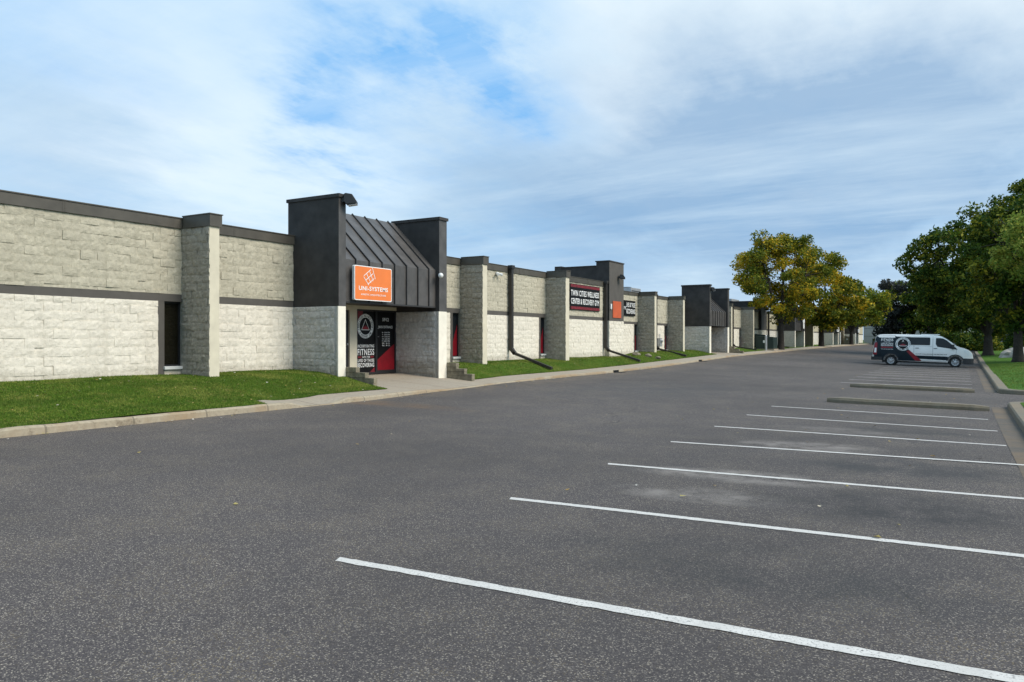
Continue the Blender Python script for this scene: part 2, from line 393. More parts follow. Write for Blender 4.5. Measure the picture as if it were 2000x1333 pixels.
def grid(name, xs_of_y, ys, zf, m, kind='structure', zoff=0):
    mb = MB(); rows = [[(x, y, zf(x, y) + zoff) for x in xs_of_y(y)] for y in ys]; n = len(rows[0])
    vs = [p for r in rows for p in r]; fs = []
    for j in range(len(rows) - 1):
        for i in range(n - 1): fs.append((j * n + i, j * n + i + 1, (j + 1) * n + i + 1, (j + 1) * n + i))
    mb.add(vs, fs); o = mb.build(name, m, smooth=True, keepnormals=True)
    if kind: o['kind'] = kind
    return o
def lin(a, b, n): return [a + (b - a) * i / (n - 1) for i in range(n)]
def yr(a, b, st):
    n = max(2, int(round((b - a) / st)) + 1); return lin(a, b, n)

XR = .98   # right kerb line
def rlawn(x, y):
    z = z0(y) - .02 * (XR + 4.3) + lift(XR, y) + .13 + .05 * (min(x, 6) - XR) + .004 * max(0, x - 6)
    return z + .03 * mnoise.noise(Vector((x * .3, y * .3, 1)))

# base sheet reaching the horizon
mb = MB()
S = 1500
mb.add([(-S, -S, -.9), (S, -S, -.9), (S, -20, -.9), (-S, -20, -.9)], [(0, 1, 2, 3)])
mb.add([(-S, -20, -.9), (S, -20, -.9), (S, 150, .2), (-S, 150, .2)], [(0, 1, 2, 3)])
mb.add([(-S, 150, .2), (S, 150, .2), (S, 260, .9), (-S, 260, .9)], [(0, 1, 2, 3)])
mb.add([(-S, 260, .9), (S, 260, .9), (S, 2 * S, 1.2), (-S, 2 * S, 1.2)], [(0, 1, 2, 3)])
mb.build('ground', M['turf'], keepnormals=True)['kind'] = 'structure'

ys = sorted(set(yr(-18, 30, 1.0) + yr(30, 172, 2.0)))
grid('parking_lot', lambda y: [xc(y) - .08] + lin(xc(y) + .5, -4.3, 10) + lin(-3.4, XR + .05, 6), ys, lot, M['asphalt'])
def drive_z(x, y): return lot(x, y)
grid('driveway', lambda y: lin(XR + .05, 45, 24), yr(24.9, 30.6, .95), drive_z, M['asphalt'])
# lawns and pavement by the building
EN = [(16.95, 22.25), (54.65, 59.6)]
grid('lawn', lambda y: lin(-17.6, (xi(y) if y > 11.7 else xc(y) - .13), 22), sorted(set(yr(-18, 11.6, .6) + [11.7, 11.8, 12.0, 12.2] + yr(12.6, 16.95, .5))), lawn, M['turf'])
grid('lawn', lambda y: lin(-17.6, xi(y), 18), yr(22.25, 54.65, .6), lawn, M['turf'])
grid('lawn', lambda y: lin(-17.6, xi(y), 14), yr(59.6, 172, 1.2), lawn, M['turf'])
def plaza(e0, e1, zd):
    def f(x, y):
        w = walk(xi(y) + .02, y); k = min(1, max(0, (xi(y) - x) / (xi(y) + 17.2)))
        return w + (zd - w) * k
    return f
grid('entrance_path', lambda y: lin(-17.9, xi(y), 14), yr(EN[0][0], EN[0][1], .5), plaza(*EN[0], .60), M['walk'])
grid('entrance_path', lambda y: lin(-17.9, xi(y), 14), yr(EN[1][0], EN[1][1], .5), plaza(*EN[1], .85), M['walk'])
grid('sidewalk', lambda y: lin(xi(y), xc(y) - .1, 8), sorted(set(yr(11.7, 30, .3) + yr(30, 172, 2))), walk, M['walk'])
# left kerb
def kerb(pts_y, xf, zf, hf, side, w, name, m):
    """side=-1: the raised side is toward -X"""
    mb = MB(); n = 6
    vs = []; fs = []
    for y in pts_y:
        x = xf(y); z = zf(y); h = hf(y) + .008; j = .02 * mnoise.noise(Vector((x, y * 2.3, 0))) + .03 * max(0, mnoise.noise(Vector((5, y * 3.1, 0))) - .25); r = min(.035, h * .4)
        prof = [(0, -.15), (0, 0), (.012, h - r), (.02 + r, h), (w, h), (w, -.15)]
        for a, b in prof: vs.append((x + side * a + j, y, z + b + j * .5))
    for k in range(len(pts_y) - 1):
        for i in range(n - 1): fs.append((k * n + i, k * n + i + 1, (k + 1) * n + i + 1, (k + 1) * n + i))
    fs += [tuple(range(n)), tuple(range((len(pts_y) - 1) * n, len(pts_y) * n))]
    mb.add(vs, fs); o = mb.build(name, m); o['kind'] = 'structure'; return o
kerb(sorted(set(yr(-18, 30, .3) + yr(30, 171, 1.5))), xc, zc, kh, -1, .16, 'kerb', M['kerb'])

# right side islands: kerb runs along X=XR then turns into the driveway
def island(y0, y1, name_y):
    pass
def kerb_path(path, w, h, name, m, zf):
    """path of (x,y); raised body lies to the right of the travel direction"""
    mb = MB(); vs = []; fs = []; n = 6
    for k, (x, y) in enumerate(path):
        a = Vector(path[max(k - 1, 0)]); b = Vector(path[min(k + 1, len(path) - 1)]); d = (b - a).normalized(); r = Vector((d.y, -d.x))
        j = .01 * mnoise.noise(Vector((x * 2, y * 1.7, 0))); z = zf(x, y)
        for q, zz in [(0, -.15), (0, 0), (.015, h - .03), (.05, h), (w, h), (w, -.15)]:
            vs.append((x + r.x * (q + j), y + r.y * (q + j), z + zz + j * .4))
    for k in range(len(path) - 1):
        for i in range(n - 1): fs.append((k * n + i, k * n + i + 1, (k + 1) * n + i + 1, (k + 1) * n + i))
    fs += [tuple(range(n)), tuple(range((len(path) - 1) * n, len(path) * n))]
    mb.add(vs, fs); o = mb.build(name, m); o['kind'] = 'structure'; return o
def arc(cx, cy, r, a0, a1, n=8): return [(cx + r * math.cos(R(a)), cy + r * math.sin(R(a))) for a in lin(a0, a1, n)]
rad = .8
near_path = [(XR, y) for y in yr(-18, 24.2, .6)] + arc(XR + rad, 24.3, rad, 175, 95, 7) + [(x, 25.1) for x in yr(XR + rad + .1, 40, 1.0)]
kerb_path(near_path, .32, .15, 'kerb', M['kerbgrey'], lambda x, y: lot(x, y))
far_path = [(x, 30.5) for x in yr(40, XR + rad + .1, 1.0)] + arc(XR + rad, 31.3, rad, 265, 185, 7) + [(XR, y) for y in yr(31.4, 171, 1.2)]
kerb_path(far_path, .32, .15, 'kerb', M['kerbgrey'], lambda x, y: lot(x, y))
def lawn_edge_near(y): return XR + .27
def rgrid(name, y0, y1, cut_hi, cut_lo):
    ysr = sorted(set(yr(y0, min(y1, 70), .7) + (yr(70, y1, 3) if y1 > 70 else [])))
    def xs(y):
        a = XR + .28
        if cut_hi and y > y1 - .55: a += .55 - math.sqrt(max(0, .55 ** 2 - (y - (y1 - .55)) ** 2))
        if cut_lo and y < y0 + .55: a += .55 - math.sqrt(max(0, .55 ** 2 - (y0 + .55 - y) ** 2))
        return [a, a + .3, a + .8] + lin(a + 1.6, 14, 10) + lin(18, 60, 8)
    if cut_hi: ysr = sorted(set(ysr + [y1 - .4, y1 - .25, y1 - .1, y1]))
    if cut_lo: ysr = sorted(set(ysr + [y0 + .1, y0 + .25, y0 + .4]))
    return grid(name, xs, ysr, rlawn, M['turf_r'])
rgrid('lawn', -18, 24.82, True, False)
rgrid('lawn', 30.78, 172, False, True)
# concrete gutter pan along the bays
grid('gutter', lambda y: lin(XR - .36, XR + .02, 3), yr(-18, 24.3, .6), lot, M['gutter'], zoff=.004)
grid('gutter', lambda y: lin(XR - .36, XR + .02, 3), yr(31.2, 56, .8), lot, M['gutter'], zoff=.004)
# landscaped strip at the far end of the lot
grid('lawn', lambda y: lin(-12.6, XR + .1, 8), yr(146, 171.5, 2.5), lambda x, y: lot(x, y) + .12, M['turf'])

# ------------------------------------------------------------------ painted bays
def line(y, x0, x1, w=.105, name='parking_line'):
    mb = MB(); n = 130; vs = []; fs = []
    for i in range(n + 1):
        x = x0 + (x1 - x0) * i / n
        j = .012 * mnoise.noise(Vector((x * 13, y, 0))); k = .012 * mnoise.noise(Vector((x * 13, y, 7))); b = .01 * mnoise.noise(Vector((x * .8, y, 9)))
        yy = y + b; sk = .05 if i == 0 else 0
        vs += [(x + sk, yy - w / 2 + j, lot(x, yy) + .005), (x, yy + w / 2 + k, lot(x, yy) + .005)]
    for i in range(n): fs.append((2 * i, 2 * i + 2, 2 * i + 3, 2 * i + 1))
    mb.add(vs, fs); o = mb.build(name, M['paint'], keepnormals=True); o['kind'] = 'structure'; return o
for i in range(7):
    line(4.47 + i * 2.662, -4.23 - .012 * i, [1.0, .9, .85, .8, .62, .58, .48][i] - .02)
line(1.81, -4.2, .9); line(-.85, -4.2, .9)
for i in range(12):
    line(33.25 + i * 2.68, -4.3, .25)
# raised concrete divider strips at each side of the driveway
def divider(y, x0, x1, label):
    mb = MB(); n = 24; vs = []; fs = []; w = .17
    xs = lin(x0, x1, n)
    for i, x in enumerate(xs):
        e = min(1, .45 + min(i, n - 1 - i) * .3); j = .01 * mnoise.noise(Vector((x * 2, y, 4))); z = lot(x, y); h = .14 * (.6 + .4 * e)
        for a, b in ((-w * e, -.05), (-w * e, h * .55), (-w * .8 * e, h), (w * .8 * e, h), (w * e, h * .55), (w * e, -.05)): vs.append((x, y + a + j, z + b + j))
    for k in range(n - 1):
        for i in range(5): fs.append((k * 6 + i, k * 6 + i + 1, (k + 1) * 6 + i + 1, (k + 1) * 6 + i))
    fs += [tuple(range(6)), tuple(range((n - 1) * 6, n * 6))]
    mb.add(vs, fs); o = mb.build('concrete_divider', M['kerbgrey'], origin=((x0 + x1) / 2, y, lot(x0, y)))
    return tag(o, label, 'kerb divider', 'raised concrete strips beside the driveway')
divider(22.95, -3.3, .55, 'raised concrete strip closing the nearer row of painted bays')
divider(30.5, -3.6, .3, 'raised concrete strip on the van side of the driveway gap')

# ------------------------------------------------------------------ lettering
def text_geo(s, bold=.02):
    cu = bpy.data.curves.new('t', 'FONT'); cu.body = s; cu.offset = min(bold, .02); cu.resolution_u = 3; cu.size = 1; cu.space_character = 1 + min(bold, .03) * 4.5
    o = bpy.data.objects.new('t', cu); col.objects.link(o)
    dg = bpy.context.evaluated_depsgraph_get(); dg.update()
    me = bpy.data.meshes.new_from_object(o.evaluated_get(dg))
    vs = [v.co.copy() for v in me.vertices]; fs = [tuple(p.vertices) for p in me.polygons]
    bpy.data.objects.remove(o); bpy.data.curves.remove(cu); bpy.data.meshes.remove(me)
    return vs, fs
def fit_text(s, u0, u1, v0, v1, bold=.02):
    vs, fs = text_geo(s, bold)
    ax = min(v.x for v in vs); bx = max(v.x for v in vs); ay = min(v.y for v in vs); by = max(v.y for v in vs)
    return [((u0 + (v.x - ax) / (bx - ax) * (u1 - u0)), (v0 + (v.y - ay) / (by - ay) * (v1 - v0))) for v in vs], fs
def ring_text(s, cx, cy, r, a_mid, size, spread, bottom=False, bold=.02):
    out_v = []; out_f = []; n = len(s)
    for i, ch in enumerate(s):
        if ch == ' ': continue
        a = a_mid + (spread * (i - (n - 1) / 2) / n) * (1 if bottom else -1)
        vs, fs = text_geo(ch, bold); ax = min(v.x for v in vs); bx = max(v.x for v in vs)
        t = R(a - 90) if not bottom else R(a + 90)
        px = cx + r * math.cos(R(a)); py = cy + r * math.sin(R(a)); b = len(out_v)
        for v in vs:
            x = (v.x - (ax + bx) / 2) * size * .85; y = (v.y - .35) * size
            out_v.append((px + x * math.cos(t) - y * math.sin(t), py + x * math.sin(t) + y * math.cos(t)))
        out_f += [tuple(k + b for k in f) for f in fs]
    return out_v, out_f
def disc(cx, cy, r0, r1, n=40, ky=1):
    vs = []; fs = []
    for i in range(n):
        a = 2 * math.pi * i / n; vs += [(cx + r0 * math.cos(a), cy + r0 * math.sin(a) * ky), (cx + r1 * math.cos(a), cy + r1 * math.sin(a) * ky)]
    for i in range(n): j = (i + 1) % n; fs.append((2 * i, 2 * i + 1, 2 * j + 1, 2 * j))
    return vs, fs
class Flat:
    """collects 2D shapes and lays them on a surface through mapping f(u,v,off)"""
    def __init__(s, f): s.f = f; s.mb = MB()
    def put(s, vf, off, m=0):
        s.mb.cur = m; s.mb.add([s.f(u, v, off) for u, v in vf[0]], vf[1])
    def poly(s, pts, off, m=0): s.put((pts, [tuple(range(len(pts)))]), off, m)
    def rect(s, u0, u1, v0, v1, off, m=0): s.poly([(u0, v0), (u1, v0), (u1, v1), (u0, v1)], off, m)
    def build(s, name, mats, parent): return s.mb.build(name, mats, parent, keepnormals=True)
def emblem(F, cx, cy, r, off):
    """mats: 0 white 1 black 2 red"""
    F.put(disc(cx, cy, 0.001, r), off, 0)
    F.put(disc(cx, cy, 0.001, r * .70), off + .001, 1)
    F.put(disc(cx, cy, r * .965, r * .985), off + .001, 1)
    F.put(ring_text('TWIN CITIES WELLNESS CENTER', cx, cy, r * .835, 90, r * .24, 205), off + .0015, 1)
    F.put(ring_text('& RECOVERY GYM', cx, cy, r * .835, 270, r * .24, 105, bottom=True), off + .0015, 1)
    for a in (200, 340): F.put(disc(cx + r * .835 * math.cos(R(a)), cy + r * .835 * math.sin(R(a)), .001, r * .06, 5), off + .0015, 1)
    t = [(cx - r * .5, cy - r * .32), (cx + r * .5, cy - r * .32), (cx, cy + r * .58)]
    F.poly(t, off + .002, 0)
    t2 = [(cx - r * .43, cy - r * .27), (cx + r * .43, cy - r * .27), (cx, cy + r * .48)]
    F.poly(t2, off + .003, 1)
    zz = [(-.40, -.25), (.40, -.25), (.27, -.05), (.2, -.14), (.13, .05), (.05, -.08), (-.02, .1), (-.1, -.1), (-.17, .03), (-.24, -.12), (-.29, -.06)]
    F.poly([(cx + a * r, cy + b * r) for a, b in zz], off + .004, 2)
def facX(x, y0=0, z0_=0): return lambda u, v, o: (x + o, y0 + u, z0_ + v)

# ------------------------------------------------------------------ the long block building
bld = empty('commercial_building', (-17.5, 40, .9))
tag(bld, 'long low cream and charcoal block building with fin walls and dark entrances', 'building')
def part(mb, name, m, parent=bld, **kw):
    o = mb.build(name, m, **kw); o.parent = parent
    if parent is bld: o.matrix_parent_inverse = bld.matrix_basis.inverted() if False else o.matrix_parent_inverse; o.location = tuple(-c for c in bld.location)
    return o
def sub(mb, name, m, parent, **kw):
    o = mb.build(name, m, **kw); o.parent = parent; return o   # same frame as its part

def blocks(mb, P, U, Nn, len_, z0_, z1_, seed, res=3, amp=1.0, zoff=0.0, uoff=0.0):
    """rock faced blocks: P origin, U direction along, Nn outward"""
    rnd = random.Random(seed); U = Vector(U); Nn = Vector(Nn); P = Vector(P); BH, BL = .2032, .4064
    k0 = int(math.floor((z0_ - zoff) / BH)); k1 = int(math.ceil((z1_ - zoff) / BH))
    vs = []; fs = []
    for k in range(k0, k1):
        za = max(z0_, k * BH + zoff); zb = min(z1_, (k + 1) * BH + zoff)
        if zb - za < .01: continue
        off = (BL / 2 if k % 2 else 0) + uoff
        j0 = int(math.floor(-off / BL)) - 1
        u = j0 * BL + off
        while u < len_:
            ua = max(0, u); ub = min(len_, u + BL); u += BL
            if ub - ua < .01: continue
            q = rnd.random(); bo = (rnd.uniform(-.003, .006) if q < .72 else rnd.uniform(-.006, .02)) * amp
            tx = rnd.uniform(-.012, .012) * amp; tz = rnd.uniform(-.008, .008) * amp
            nu = max(1, int(round(res * 2 * (ub - ua) / BL))); nv = res if zb - za > .1 else 1
            b = len(vs); W = nu + 1
            for a in range(nv + 1):
                for c in range(nu + 1):
                    uu = ua + (ub - ua) * c / nu; zz = za + (zb - za) * a / nv
                    edge = (a in (0, nv)) or (c in (0, nu))
                    d = .018 + bo + tx * (c / nu - .5) * 2 + tz * (a / nv - .5) * 2 + rnd.uniform(-.004, .004) * amp
                    if not edge: d += .007 * amp + rnd.uniform(-.003, .005) * amp
                    p = P + U * uu + Nn * d; vs.append((p.x, p.y, zz))
            for a in range(nv):
                for c in range(nu): fs.append((b + a * W + c, b + a * W + c + 1, b + (a + 1) * W + c + 1, b + (a + 1) * W + c))
            # skirts down to the core wall
            loop = [c for c in range(nu + 1)] + [a * W + nu for a in range(1, nv + 1)] + [nv * W + c for c in range(nu - 1, -1, -1)] + [a * W for a in range(nv - 1, 0, -1)]
            b2 = len(vs)
            for q_ in loop:
                p = Vector(vs[b + q_]); dd = (p - P).dot(Nn); p = p - Nn * (dd + .004); vs.append((p.x, p.y, p.z))
            n_ = len(loop)
            for i_ in range(n_): fs.append((b + loop[i_], b2 + i_, b2 + (i_ + 1) % n_, b + loop[(i_ + 1) % n_]))
    mb.add(vs, fs)

WX = -17.5; FX = -16.4
ROOF = [(-4, 4.95), (16.8, 4.95), (16.81, 5.07), (42.0, 5.07), (42.01, 4.72), (170, 4.72)]
BAND = [(-4, (2.78, 2.97)), (16.8, (2.87, 3.05)), (42, (2.75, 2.90))]
def roof(y): return interp(ROOF, y)
def band(y): return BAND[0][1] if y < 16.8 else BAND[1][1] if y < 42 else BAND[2][1]
fins = [(5.1, 5.38), (12.83, 13.1), (25.57, 25.87), (32.9, 33.25), (45.1, 45.42), (50.65, 50.97), (63.1, 63.42), (70.65, 71.0), (102.4, 102.8), (131.0, 131.4)]
entr = [(16.65, 22.05), (54.33, 59.6), (86.3, 92.2), (114.0, 119.4), (138.6, 144)]
tows = [(39.97, 42.08), (77.5, 79.8)]
dsp = [29.36, 39.80, 47.9, 67.2, 81.4]
Y0, Y1 = -4.0, 168.0
# wall spans between breaks
breaks = sorted([Y0, Y1] + [v for f_ in fins for v in f_] + [v for e_ in entr for v in e_] + [v for t_ in tows for v in t_])
spans = []
occupied = [(a, b) for a, b in fins + entr + tows]
cur = Y0
for a, b in sorted(occupied):
    if a > cur: spans.append((cur, a))
    cur = b
spans.append((cur, Y1))
for si, (a, b) in enumerate(spans):
    rf = roof((a + b) / 2); b0, b1 = band((a + b) / 2); capz = rf - (.28 if rf > 4.8 else .2); far = a > 72
    hasw = any(abs(b - f_[0]) < .01 for f_ in fins) and b - a > 1
    wl = b - .52 if hasw else b; wf = wl - .18 if hasw else b
    # core (upper / lower) pieces
    u = MB(); u.box(WX - .3, WX, a, b, b1, capz)
    if not far: blocks(u, (WX, a, 0), (0, 1, 0), (1, 0, 0), b - a, b1 + .002, capz - .002, si * 3 + 1, amp=.85, res=(3 if a < 30 else 2), uoff=-a % .4064)
    part(u, 'upper_wall', M['upper_far'] if far else M['upper'])
    l = MB(); l.box(WX - .3, WX, a, wf, .3, b0)
    if not far: blocks(l, (WX, a, 0), (0, 1, 0), (1, 0, 0), wf - a, .6, b0 - .002, si * 3 + 2, amp=.75, res=(3 if a < 30 else 2), uoff=-a % .4064)
    if hasw:
        pass
    part(l, 'lower_wall', M['lower_far'] if far else M['lower'])
    bm_ = MB(); bm_.box(WX - .3, WX + .018, a, b, b0, b1)
    if hasw: bm_.box(WX - .3, WX + .016, wf, wl, .3, b0)
    part(bm_, 'trim_band', M['band'])
    cp = MB(); cp.box(WX - .45, WX + .07, a, b, capz, rf - .025); cp.box(WX - .47, WX + .09, a, b, rf - .025, rf)
    yy_ = a + 1.3
    while yy_ < b - .3 and not far:
        cp.box(WX + .07, WX + .074, yy_, yy_ + .10, capz + .004, rf - .03); cp.box(WX + .07, WX + .079, yy_ + .045, yy_ + .055, capz + .004, rf - .03); yy_ += 3.05
    part(cp, 'parapet_cap', M['cap'])
    if hasw:
        w = MB(); w.box(WX - .3, WX - .12, wl, b, 1.12, b0)
        if b < 14: gm = M['winglass']
        else: gm = M['glass']
        wi = part(w, 'window', gm)
        fr = MB(); fr.box(WX - .12, WX - .07, wl, wl + .035, 1.12, b0); fr.box(WX - .12, WX - .07, b - .035, b, 1.12, b0); fr.box(WX - .12, WX - .07, wl + .035, b - .035, b0 - .04, b0); fr.box(WX - .12, WX - .07, wl + .035, b - .035, 1.12, 1.16)
        sub(fr, 'frame', M['dark'], wi)
        s_ = MB(); s_.box(WX - .12, WX + .07, wl - .02, b + .0, 1.04, 1.12); sub(s_, 'sill', M['sill'], wi, bevel=.008)
        s_ = MB(); s_.box(WX - .3, WX - .001, wl, b, .3, 1.04); part(s_, 'lower_wall', M['lower'])
        if b > 14 and b < 72:
            F = Flat(facX(WX - .12, wl, 1.12)); h_ = b0 - 1.12
            if b < 40: F.poly([(.035, .04), (.485, .04), (.485, h_ * .75), (.40, h_ * .62), (.035, h_ * .12)], .004, 0)
            else: F.poly([(.035, .04), (.485, .04), (.485, h_ * .6), (.035, h_ * .45)], .004, 0)
            F.build('window_graphic', [M['red']], wi)

# fins (pilasters)
for i, (a, b) in enumerate(fins):
    rf = roof(a); capz = rf - (.28 if rf > 4.8 else .2); far = a > 72
    m_ = MB(); m_.cur = 0; m_.box(WX - .3, FX, a, b, .3, capz)
    if not far: blocks(m_, (WX, a, 0), (1, 0, 0), (0, -1, 0), 1.1, .5, capz - .002, 100 + i, res=4 if a < 30 else 2, amp=1.25)
    o = part(m_, 'fin_wall', M['fin_far'] if far else M['fin'])
    fr = MB(); rj = random.Random(i + 900); zq = .5
    while zq < capz:
        z2 = min(capz, zq + .1); fr.box(FX, FX + .012, a - .012 - rj.random() * .03, b, zq, z2); zq = z2
    # ragged edge of the rock faced blocks against the smooth painted end
    sub(fr, 'fin_face', M['front_cream'], o)
    cp = MB(); cp.box(WX + .09, FX + .06, a - .05, b + .05, capz + .002, rf + .02); cp.box(WX + .09, FX + .08, a - .07, b + .07, rf + .02, rf + .045)
    sub(cp, 'cap', M['cap'], o)

# roof deck and hidden walls
rb = MB(); rb.box(-60, WX - .3, Y0, 42, 4.3, 4.55); rb.box(-60, WX - .3, 42, Y1, 4.1, 4.35)
part(rb, 'roof', M['roofgravel'])
sw = MB(); sw.box(-60, WX - .3, Y0 - .3, Y0, .3, 4.9); sw.box(-60, WX - .3, Y1, Y1 + .3, .3, 4.7); sw.box(-60.3, -60, Y0 - .3, Y1 + .3, .3, 4.85)
part(sw, 'end_wall', M['lower_far'])

# entrances
TX = -15.65
def entrance(a, b, ti, full=True):
    top = [6.05, 5.76, 5.5, 5.4, 5.4][ti]; b0, b1 = band(a); zb = b0 + .0
    dz = top - 6.05
    lw, rw = (.30, .45) if ti == 0 else (.38, .42)
    far = a > 72
    for k, (y0, y1) in enumerate(((a, a + lw), (b - rw, b))):
        hi = MB(); hi.box(WX - .2, TX, y0, y1, zb, top - .1)
        o = part(hi, 'entrance_wing', M['char'])
        lo = MB(); lo.box(WX - .2, TX - .03, y0 + .01, y1 - .01, .2, zb)
        if not far: blocks(lo, (WX - .1, y0 + .01, 0), (1, 0, 0), (0, -1, 0), -.1 + (TX - WX) + .05, .3, zb - .002, 300 + ti * 2 + k, res=4 if a < 30 else 2, amp=1.3)
        sub(lo, 'wing_base', M['finw'], o)
        fr = MB(); fr.box(TX - .03, TX + .004, y0 - .018, y1 - .003, .2, zb); sub(fr, 'wing_face', M['front_white'], o)
        ff = MB(); ff.box(TX, TX + .006, y0 + .002, y1 - .002, zb, top - .1); sub(ff, 'wing_trim', M['roofmetal'], o)
        cp = MB(); cp.box(WX - .24, TX + .05, y0 - .04, y1 + .04, top - .1, top); sub(cp, 'cap', M['char'], o)
    ya, yb = a + lw, b - rw
    rid = top - .08; fz = 4.2 + (dz if ti else 0) ; fb = 2.95 if ti == 0 else 2.85; fx = TX - .15; rx = WX - .1
    ro = MB(); ro.prism_y([(rx - .1, rid - .15), (rx - .1, rid), (rx, rid), (fx, fz), (fx, fb), (fx - .08, fb), (fx - .08, fz - .15), (rx - .02, rid - .15)], ya, yb)
    o = part(ro, 'canopy_roof', M['roofmetal'])
    se = MB(); n = int((yb - ya) / .61); y = yb - .41 if ti == 0 else yb - .5
    up = Vector((fz - rid, 0, -(fx - rx))); 
    while y > ya + .1:
        se.bar((rx, y, rid + .02), (fx + .01, y, fz + .02), .03, .06, up=(0.7, 0, .7)); se.bar((fx + .018, y, fz + .03), (fx + .018, y, fb), .03, .05, up=(1, 0, 0))
        y -= .61
    sub(se, 'roof_seam', M['seam'], o)
    so = MB(); so.box(WX - .2, fx - .08, ya, yb, fb - .0, fb + .06); so.box(fx - .12, fx + .02, ya, yb, fb - .05, fb - .001); sub(so, 'soffit', M['seam'], o)
    # recessed door wall
    zt = 2.83 + (.1 if ti == 1 else 0)
    dw = MB(); d0 = ya + 2.55; d1 = yb - .03
    zl = .62 if ti == 0 else .86
    dw.box(WX - .28, WX, ya, ya + 1.3, .2, fb); dw.box(WX - .28, WX, ya + 2.2, d0, .2, fb); dw.box(WX - .28, WX, ya + 1.3, ya + 2.2, zt - .05, fb); dw.box(WX - .28, WX, d0, d1, zt, fb)
    part(dw, 'door_wall', M['front_cream'])
    uw = MB(); uw.box(WX - .3, WX - .21, ya, yb, fb + .06, rid - .16); part(uw, 'roof_back_wall', M['char'])
    if not full:
        d = MB(); d.box(WX - .2, WX - .06, d0, d1, zl, zt); part(d, 'door', M['glass'])
        d = MB(); d.box(WX - .2, WX - .06, ya + 1.3, ya + 2.2, zl, zt - .05); part(d, 'door', M['glass'])
        return
    sd = MB(); sd.box(WX - .2, WX - .06, ya + 1.3, ya + 2.2, zl, zt - .05); sdo = part(sd, 'door', M['dark'])
    hh = MB(); hh.box(WX - .06, WX + .02, ya + 2.07, ya + 2.11, 1.62, 1.68); sub(hh, 'handle', M['galv'], sdo)
    mid = d0 + (d1 - d0) * .49
    # framed glass double unit with printed film
    fr = MB()
    for (p, q) in ((d0, d0 + .05), (mid - .05, mid + .05), (d1 - .06, d1)): fr.box(WX - .1, WX - .02, p, q, zl, zt)
    fr.box(WX - .1, WX - .022, d0 + .05, mid - .05, zt - .06, zt); fr.box(WX - .1, WX - .022, mid + .05, d1 - .06, zt - .06, zt)
    fr.box(WX - .1, WX - .022, d0 + .05, mid - .05, zl, zl + .07); fr.box(WX - .1, WX - .022, mid + .05, d1 - .06, zl, zl + .12)
    part(fr, 'door_frame', M['dark'])
    lp = MB(); lp.box(WX - .1, WX - .06, d0 + .05, mid - .05, zl + .07, zt - .06); lpo = part(lp, 'side_panel', M['black'])
    W = mid - .05 - (d0 + .05); H = zt - .06 - zl - .07
    F = Flat(facX(WX - .06, d0 + .05, zl + .07))
    F.poly([(0, H), (0, H * .60), (W * .12, H * .66), (W * .2, H * .8), (W * .35, H)], .002, 2)
    F.poly([(W * .72, 0), (W, 0), (W, .17)], .002, 2)
    F.build('window_graphic', [M['white'], M['black'], M['dullred']], lpo)
    F = Flat(facX(WX - .06, d0 + .05, zl + .07)); emblem(F, W * .47, H * .755, .42, .004)
    F.build('emblem', [M['white'], M['black'], M['red']], lpo)
    F = Flat(facX(WX - .06, d0 + .05, zl + .07))
    for s_, v0, v1, uu0, uu1 in (('INCORPORATING', .405, .455, .04, .96), ('FITNESS', .28, .385, .04, .96), ('INTO THE', .235, .265, .30, .72), ('LIVES OF THOSE', .17, .22, .04, .96), ('RECOVERING', .085, .155, .04, .96)):
        F.put(fit_text(s_, W * uu0, W * uu1, H * v0, H * v1, .035), .004, 0)
    F.rect(W * .06, W * .26, H * .237, H * .268, .004, 1); F.rect(W * .76, W * .95, H * .237, H * .268, .004, 1)
    F.build('lettering', [M['white'], M['dullred']], lpo)
    dp = MB(); dp.box(WX - .1, WX - .06, mid + .05, d1 - .06, zl + .12, zt - .06); dpo = part(dp, 'door', M['black'])
    W = d1 - .06 - mid - .05; H = zt - .06 - zl - .12
    F = Flat(facX(WX - .06, mid + .05, zl + .12)); F.poly([(0, 0), (W, 0), (W, H * .45), (0, H * .17)], .002, 0); F.build('window_graphic', [M['red']], dpo)
    F = Flat(facX(WX - .06, mid + .05, zl + .12))
    F.put(fit_text('5912', W * .32, W * .68, H * .84, H * .9, .02), .004, 0)
    F.put(fit_text('MAIN ENTRANCE', W * .1, W * .9, H * .72, H * .765, .02), .004, 0)
    for k, r_ in enumerate(('M  5AM-9PM', 'T  5AM-9PM', 'W  5AM-9PM', 'TH  5AM-9PM', 'F  5AM-7PM', 'SA  8-12', 'SU  8-12')):
        F.put(fit_text(r_, W * .3, W * .74, H * (.635 - k * .037), H * (.658 - k * .037), .015), .004, 0)
    F.build('lettering', [M['white']], dpo)
    hd = MB(); hd.bar((WX - .01, mid + .1, zl + 1.25), (WX - .01, mid + .1, zl + 1.62), .03, .03); hd.box(WX - .06, WX - .01, mid + .085, mid + .115, zl + 1.27, zl + 1.3); hd.box(WX - .06, WX - .01, mid + .085, mid + .115, zl + 1.56, zl + 1.59)
    sub(hd, 'handle', M['galv'], dpo)
entrance(*entr[0], 0); entrance(*entr[1], 1, False)
for k in (2, 3, 4): entrance(*entr[k], k, False)

